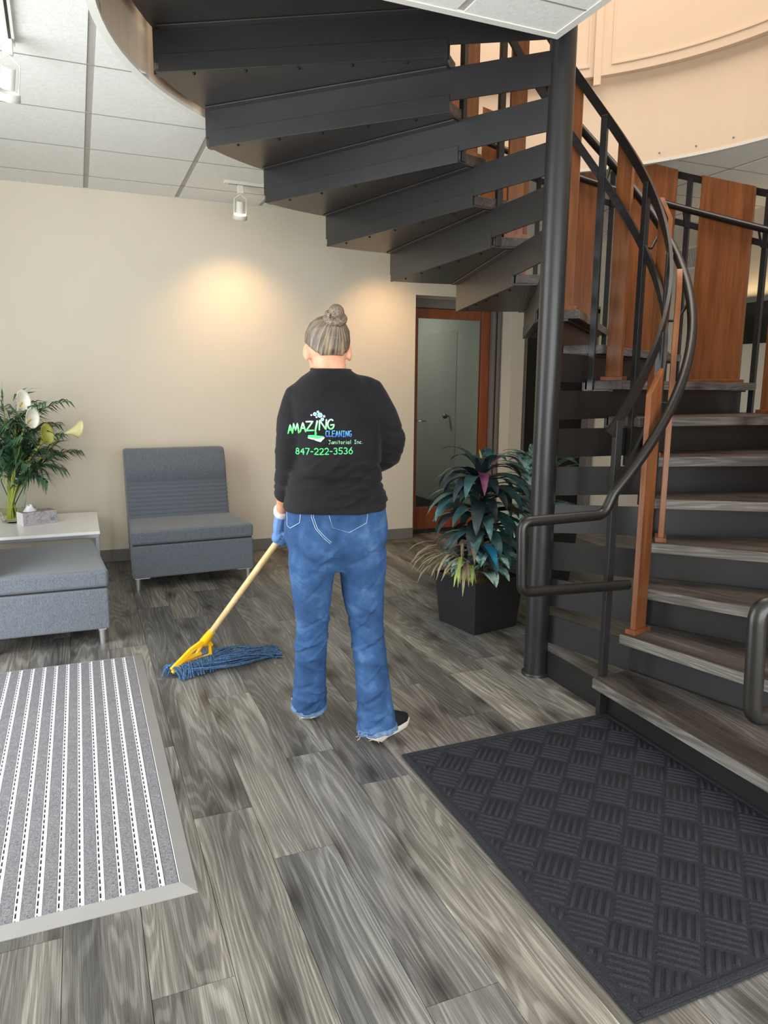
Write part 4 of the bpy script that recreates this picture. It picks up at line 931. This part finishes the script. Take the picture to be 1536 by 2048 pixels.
def gradmat(name, a, b, z0, z1):
    g = G(name); sx = g.n('SeparateXYZ'); g.l(g.coord('Object'), sx.inputs[0]); mr = g.n('MapRange'); mr.inputs[1].default_value = z0; mr.inputs[2].default_value = z1; g.l(sx.outputs[2], mr.inputs[0]); g.col(g.ramp(mr.outputs[0], [(0, s2l(a)), (1, s2l(b))])); return g.set(.6, 0, .3)
def finish(mb, name, mat, par=None):
    me = mb.mesh(name); me.transform(TP); return link(name, me, mat, par or shirt)
M_pgreen = gradmat('print_green', (72, 214, 104), (186, 244, 196), 1.235, 1.275); M_pgreen2 = flat('print_green_flat', (84, 222, 128), .6, 0, .3, .15, 60); M_pblue = gradmat('print_blue', (60, 120, 214), (110, 196, 250), 1.222, 1.245); M_ppale = flat('print_pale_green', (150, 206, 168), .6, 0, .3, .15, 40)
M_plight = flat('print_light_green', (190, 240, 200), .6, 0, .3, .05); M_bub = flat('print_bubble', (120, 196, 232), .5, 0, .3, .1, 120); M_bubl = flat('print_bubble_rim', (206, 236, 248), .5, 0, .3, .05)
m = MB()
for ch, x0, x1, yb, yt in (('A', 576, 584.5, 868, 851), ('M', 585, 598, 867, 848), ('A', 601, 612, 864, 846), ('Z', 613, 627, 861.5, 843.5), ('N', 639, 653, 859.5, 840), ('G', 655.5, 668, 858, 839)):
    glyph(m, ch, x0, yb, x1, yt, 3.0, -.06)
finish(m, 'print_word', M_pgreen)['label'] = 'green lettering AMAZING'
m = MB(); stroke_mesh(m, [px(631, 862), px(635, 842)], 3.6/561, bvh_s); stroke_mesh(m, [px(631.5, 870), px(631.8, 865)], 4.2/561, bvh_s); finish(m, 'print_squeegee_pole', M_pgreen)
m = MB(); fill_mesh(m, [px(*q) for q in ((617, 870.5), (627, 870), (648, 872.5), (641, 880.5), (616, 874))], bvh_s); finish(m, 'print_squeegee_head', M_pgreen2)
m = MB(); fill_mesh(m, [px(*q) for q in ((616, 875), (641, 881.8), (649, 873.8), (649.3, 876), (641.5, 884.5), (616.5, 877.3))], bvh_s, .0018); finish(m, 'print_squeegee_edge', M_plight)
m = MB(); m2 = MB()
for bx, by, br in ((640.5, 830, 5.0), (630.5, 828, 3.8), (636.5, 823.5, 2.4), (623.5, 830, 1.8), (633.6, 834, 1.8), (648.5, 832.3, 2.4), (645, 838.4, 3.4)):
    c = [px(bx+br*math.cos(2*PI*k/16), by+br*math.sin(2*PI*k/16)) for k in range(16)]; fill_mesh(m2, c, bvh_s, .0014); c = [px(bx+br*.68*math.cos(2*PI*k/16), by+br*.68*math.sin(2*PI*k/16)) for k in range(16)]
    if br > 2.1: fill_mesh(m, c, bvh_s, .0022)
finish(m2, 'print_bubble_rims', M_bubl); finish(m, 'print_bubbles', M_bub)
m = MB()
for i, ch in enumerate('CLEANING'):
    x0 = 651.5 + i*6.65; glyph(m, 'K' if ch == 'I' else ch, x0, 873.2, x0+4.9, 861.5, 1.5)
finish(m, 'print_word', M_pblue)['label'] = 'blue lettering CLEANING'
m = MB(); x = 657.0
for ch in 'Janitorial Inc.':
    if ch == ' ': x += 5; continue
    if ch == 'I': glyph(m, 'K', x, 888, x+4.0, 880.5, 1.0); x += 5.4; continue
    wd = {'J': 4.2, 'i': 2.2, 'l': 2.2, 't': 3.2, '.': 2, 'r': 3.4}.get(ch, 3.9); glyph(m, ch, x, 888, x+wd, 880.5, 1.0); x += wd + 1.35
finish(m, 'print_word', M_ppale)['label'] = 'small pale lettering Janitorial Inc.'
m = MB(); x = 591.0
for ch in '847-222-3536':
    wd = 5.0 if ch == '-' else 7.6; yy = 910.5 - (x-591)*.022; glyph(m, ch, x, yy, x+wd, yy-12.5, 1.9); x += wd + 2.55
finish(m, 'print_number', M_pgreen2)['label'] = 'green lettering 847-222-3536'
# jeans pockets and seams
M_stitch = flat('pale_stitching', (150, 172, 196), .8, 0, .2, .15, 60)
def jline(mb, pts, w_=1.2): stroke_mesh(mb, [px(*q) for q in pts], w_/561, bvh_j, .0022)
for poly in ([(651, 1012), (738, 1010), (734, 1054), (698, 1073), (664, 1061)], [(571, 1010), (602, 1012), (598, 1052), (578, 1066), (572, 1062)]):
    m = MB(); fill_mesh(m, [px(*q) for q in poly], bvh_j, .0022, 8); pk = finish(m, 'back_pocket', M_denim, jeans)
    m = MB(); jline(m, poly[1:] + [poly[0]]); finish(m, 'stitching', M_stitch, pk)
m = MB(); jline(m, [(620, 1013), (622, 1040), (630, 1062), (645, 1080), (659, 1094)]); jline(m, [(624, 1013), (626, 1040), (634, 1062), (648, 1078), (661, 1091)]); finish(m, 'seam_stitching', M_stitch, jeans)

# gloves, wrist band
M_glove = flat('blue_glove', (98, 136, 196), .45, 0, .5, .08, 20)
for P, o_, w_ in ((HP_L, o_l, L_ARM[-1][0]), (HP_R, o_r, R_ARM[-1][0])):
    m = MB(False); hand(m, P, HAX, o_, Vector(w_), .0022); me = remesh(m, .0035, 2); me.transform(TP); link('glove', me, M_glove, person)
m = MB(); a, c = Vector(L_ARM[-3][0]), Vector(L_ARM[-1][0]); d = (c-a).normalized(); m.tube([c-d*.030, c-d*.024, c-d*.004, c+d*.002], [.030, .034, .034, .031], 20); me = m.mesh('wrist_band'); me.transform(TP); link('wrist_band', me, flat('white_band', (232, 232, 234), .5, 0, .4, .03), person)

# hair
hm_ = MB(); hm_.rings([[HEADM @ q for q in ering((0, cyy, .112+(z-.112)*1.05), rx*1.07, ry*1.06, 96, 2.1)] for z, rx, ry, cyy in [(hp[i][0]*(1-t)+hp[i+1][0]*t, hp[i][1]*(1-t)+hp[i+1][1]*t, hp[i][2]*(1-t)+hp[i+1][2]*t, hp[i][3]*(1-t)+hp[i+1][3]*t) for i in range(len(hp)-1) for t in [q_/10 for q_ in range(10)]] + [hp[-1]]], True, True)
hair_me = hm_.mesh('hair'); bmh = bmesh.new(); bmh.from_mesh(hair_me); Hi = HEADM.inverted(); dele = []
for vv in bmh.verts:
    q = Hi @ vv.co; a = math.degrees(math.atan2(q.y, abs(q.x)))     # -90 back .. 90 front
    lim = .072 if a < -55 else (.072 + (a+55)/55*.058 if a < 0 else .130 + a/90*.055)
    if q.z < lim: dele.append(vv)
bmesh.ops.delete(bmh, geom=dele, context='VERTS'); bmh.to_mesh(hair_me); bmh.free()
BUN = HEADM @ Vector((.014, -.066, .188)); BN = (HEADM.to_3x3() @ Vector((.05, -.62, .80))).normalized()
Q = BN.to_track_quat('Z', 'Y').to_matrix().to_4x4(); Q.translation = BUN
def hairmat(name, wrap_bun):
    g = G(name); tc = g.n('TexCoord'); sx = g.n('SeparateXYZ'); g.l(tc.outputs['Object'], sx.inputs[0]); at = g.n('Math', operation='ARCTAN2'); g.l(sx.outputs[1], at.inputs[0]); g.l(sx.outputs[0], at.inputs[1])
    cb = g.n('CombineXYZ'); 
    if wrap_bun: g.l(sx.outputs[2], cb.inputs[0]); ml = g.n('Math', operation='MULTIPLY'); ml.inputs[1].default_value = .02; g.l(at.outputs[0], ml.inputs[0]); g.l(ml.outputs[0], cb.inputs[1]); sc_ = 230
    else: g.l(at.outputs[0], cb.inputs[0]); g.l(sx.outputs[2], cb.inputs[1]); sc_ = 9
    f = g.noise(cb.outputs[0], sc_, 5, .7); c = g.ramp(f, [(.28, s2l((40, 34, 30))), (.45, s2l((92, 80, 68))), (.6, s2l((146, 128, 106))), (.75, s2l((190, 172, 146)))])
    g.col(c); g.bump(f, .5, .004); return g.set(.4, 0, .5, Anisotropic=.4)
hair_me.transform(Q.inverted()); hair = link('hair', hair_me, hairmat('pulled_back_hair', False), person); hair.matrix_local = TP @ Q
sd = hair.modifiers.new('thick', 'SOLIDIFY'); sd.thickness = .004
for p in hair_me.polygons: p.use_smooth = True
m = MB(); m.ball((0, 0, .040), (.030, .030, .032), 20, 12)
R = []
for i in range(49):
    t = 2*PI*i/48*1.6; rr = .032 - .006*i/48; R.append((rr*math.cos(t), rr*math.sin(t), .004+.030*i/48))
m.tube(R, [.012+.004*math.sin(PI*i/48) for i in range(49)], 10); bun = m.build('bun', hairmat('coiled_hair', True), hair)

# ------------------------------------------------------------------ mop
mop = empty('mop', (MOPB.x, MOPB.y, 0)); tag(mop, 'blue string mop with yellow clamp and pale wooden handle', 'mop')
MT = TR(-MOPB.x, -MOPB.y, 0)
def mp(mb, name, mat, par=mop, bev=0): me = mb.mesh(name); me.transform(MT); return link(name, me, mat, par, bev)
m = MB(); m.tube([MOPB + HAX*.05, HP_R + HAX*.045, HP_R + HAX*.05], [.0142, .0142, .010], 14); mp(m, 'handle', M_handlewood)
M_yel = flat('yellow_plastic', (240, 184, 22), .4, 0, .5, .06, 20)
BA, BB_ = Vector((.338, 3.452, .045)), Vector((.535, 3.53, .060)); bd = (BB_-BA).normalized(); up = Vector((0, 0, 1)); nb = bd.cross(up).normalized()
m = MB(); m.tube([MOPB - HAX*.035, MOPB + HAX*.02, MOPB + HAX*.075], [.024, .021, .0165], 16); mp(m, 'socket', M_yel)
m = MB(); m.bar([BA, BB_], .024, .030); cl = mp(m, 'clamp_bar', M_yel, mop, .004)
m = MB(); m.bar([BA + Vector((0, 0, .0)), BA.lerp(MOPB, .55) + Vector((0, 0, .012)), MOPB - HAX*.01], .018, .024); mp(m, 'clamp_arm', M_yel, mop, .003)
m = MB(); m.bar([BB_, BB_.lerp(MOPB, .5) + Vector((.012, 0, .01)), MOPB - HAX*.01], .018, .024); mp(m, 'clamp_arm', M_yel, mop, .003)
m = MB(); m.tube([BA.lerp(BB_, .25) + Vector((0, 0, .03)), BA.lerp(BB_, .75) + Vector((0, 0, .035))], .011, 10); mp(m, 'clamp_screw', M_yel, cl)
m = MB(); m.tube([BA.lerp(BB_, .6)+Vector((0, 0, .03)), MOPB - HAX*.03], .008, 8); mp(m, 'clamp_rod', M_yel, cl)
rm_ = random.Random(2); m = MB()
for k in range(150):
    s = rm_.random(); p0 = BA.lerp(BB_, s) + Vector((0, rm_.uniform(-.012, .012), -.012))
    ty = 3.628 + rm_.gauss(0, .035); tx_ = .92 - abs(rm_.gauss(0, .07)); mid = Vector((.62+.08*rm_.random(), 3.56 + (s-.4)*.12 + rm_.gauss(0, .075), rm_.uniform(.012, .085)))
    e = Vector((tx_, ty, .006)); pts = []
    for i in range(11):
        t = i/10; q = p0*(1-t)**2 + mid*2*t*(1-t) + e*t*t; q.z = max(.005, q.z) + .004*math.sin(9*t+k); q.y += .006*math.sin(7*t+k*1.7); pts.append(q)
    m.tube(pts, .0036, 5)
for k in range(130):
    s = rm_.random(); p0 = BA.lerp(BB_, s); q = p0 + nb*rm_.uniform(-.03, .05)*(-1) ; side = rm_.choice((-1, 1, 1)); e = p0 - bd*rm_.uniform(-.03, .035) + nb*side*rm_.uniform(.03, .065 if side > 0 else .10); e.z = .006
    pts = []
    for i in range(8):
        t = i/7; z = p0.z*(1-t) + .006*t + .035*math.sin(PI*t)*rm_.uniform(.9, 1.1); c = p0.lerp(e, t); c.z = max(.005, z); c += bd*.006*math.sin(6*t+k); pts.append(c)
    m.tube(pts, .0036, 5)
stuff(mp(m, 'strands', (lambda g: (g.col(g.ramp(g.noise(g.coord('Object'), 90, 3), [(.3, s2l((48, 74, 108))), (.7, s2l((96, 128, 166)))])), g.bump(g.noise(g.coord('Object'), 500, 2), .5, .003), g.set(.9, 0, .15))[-1])(G('blue_cotton_yarn'))))
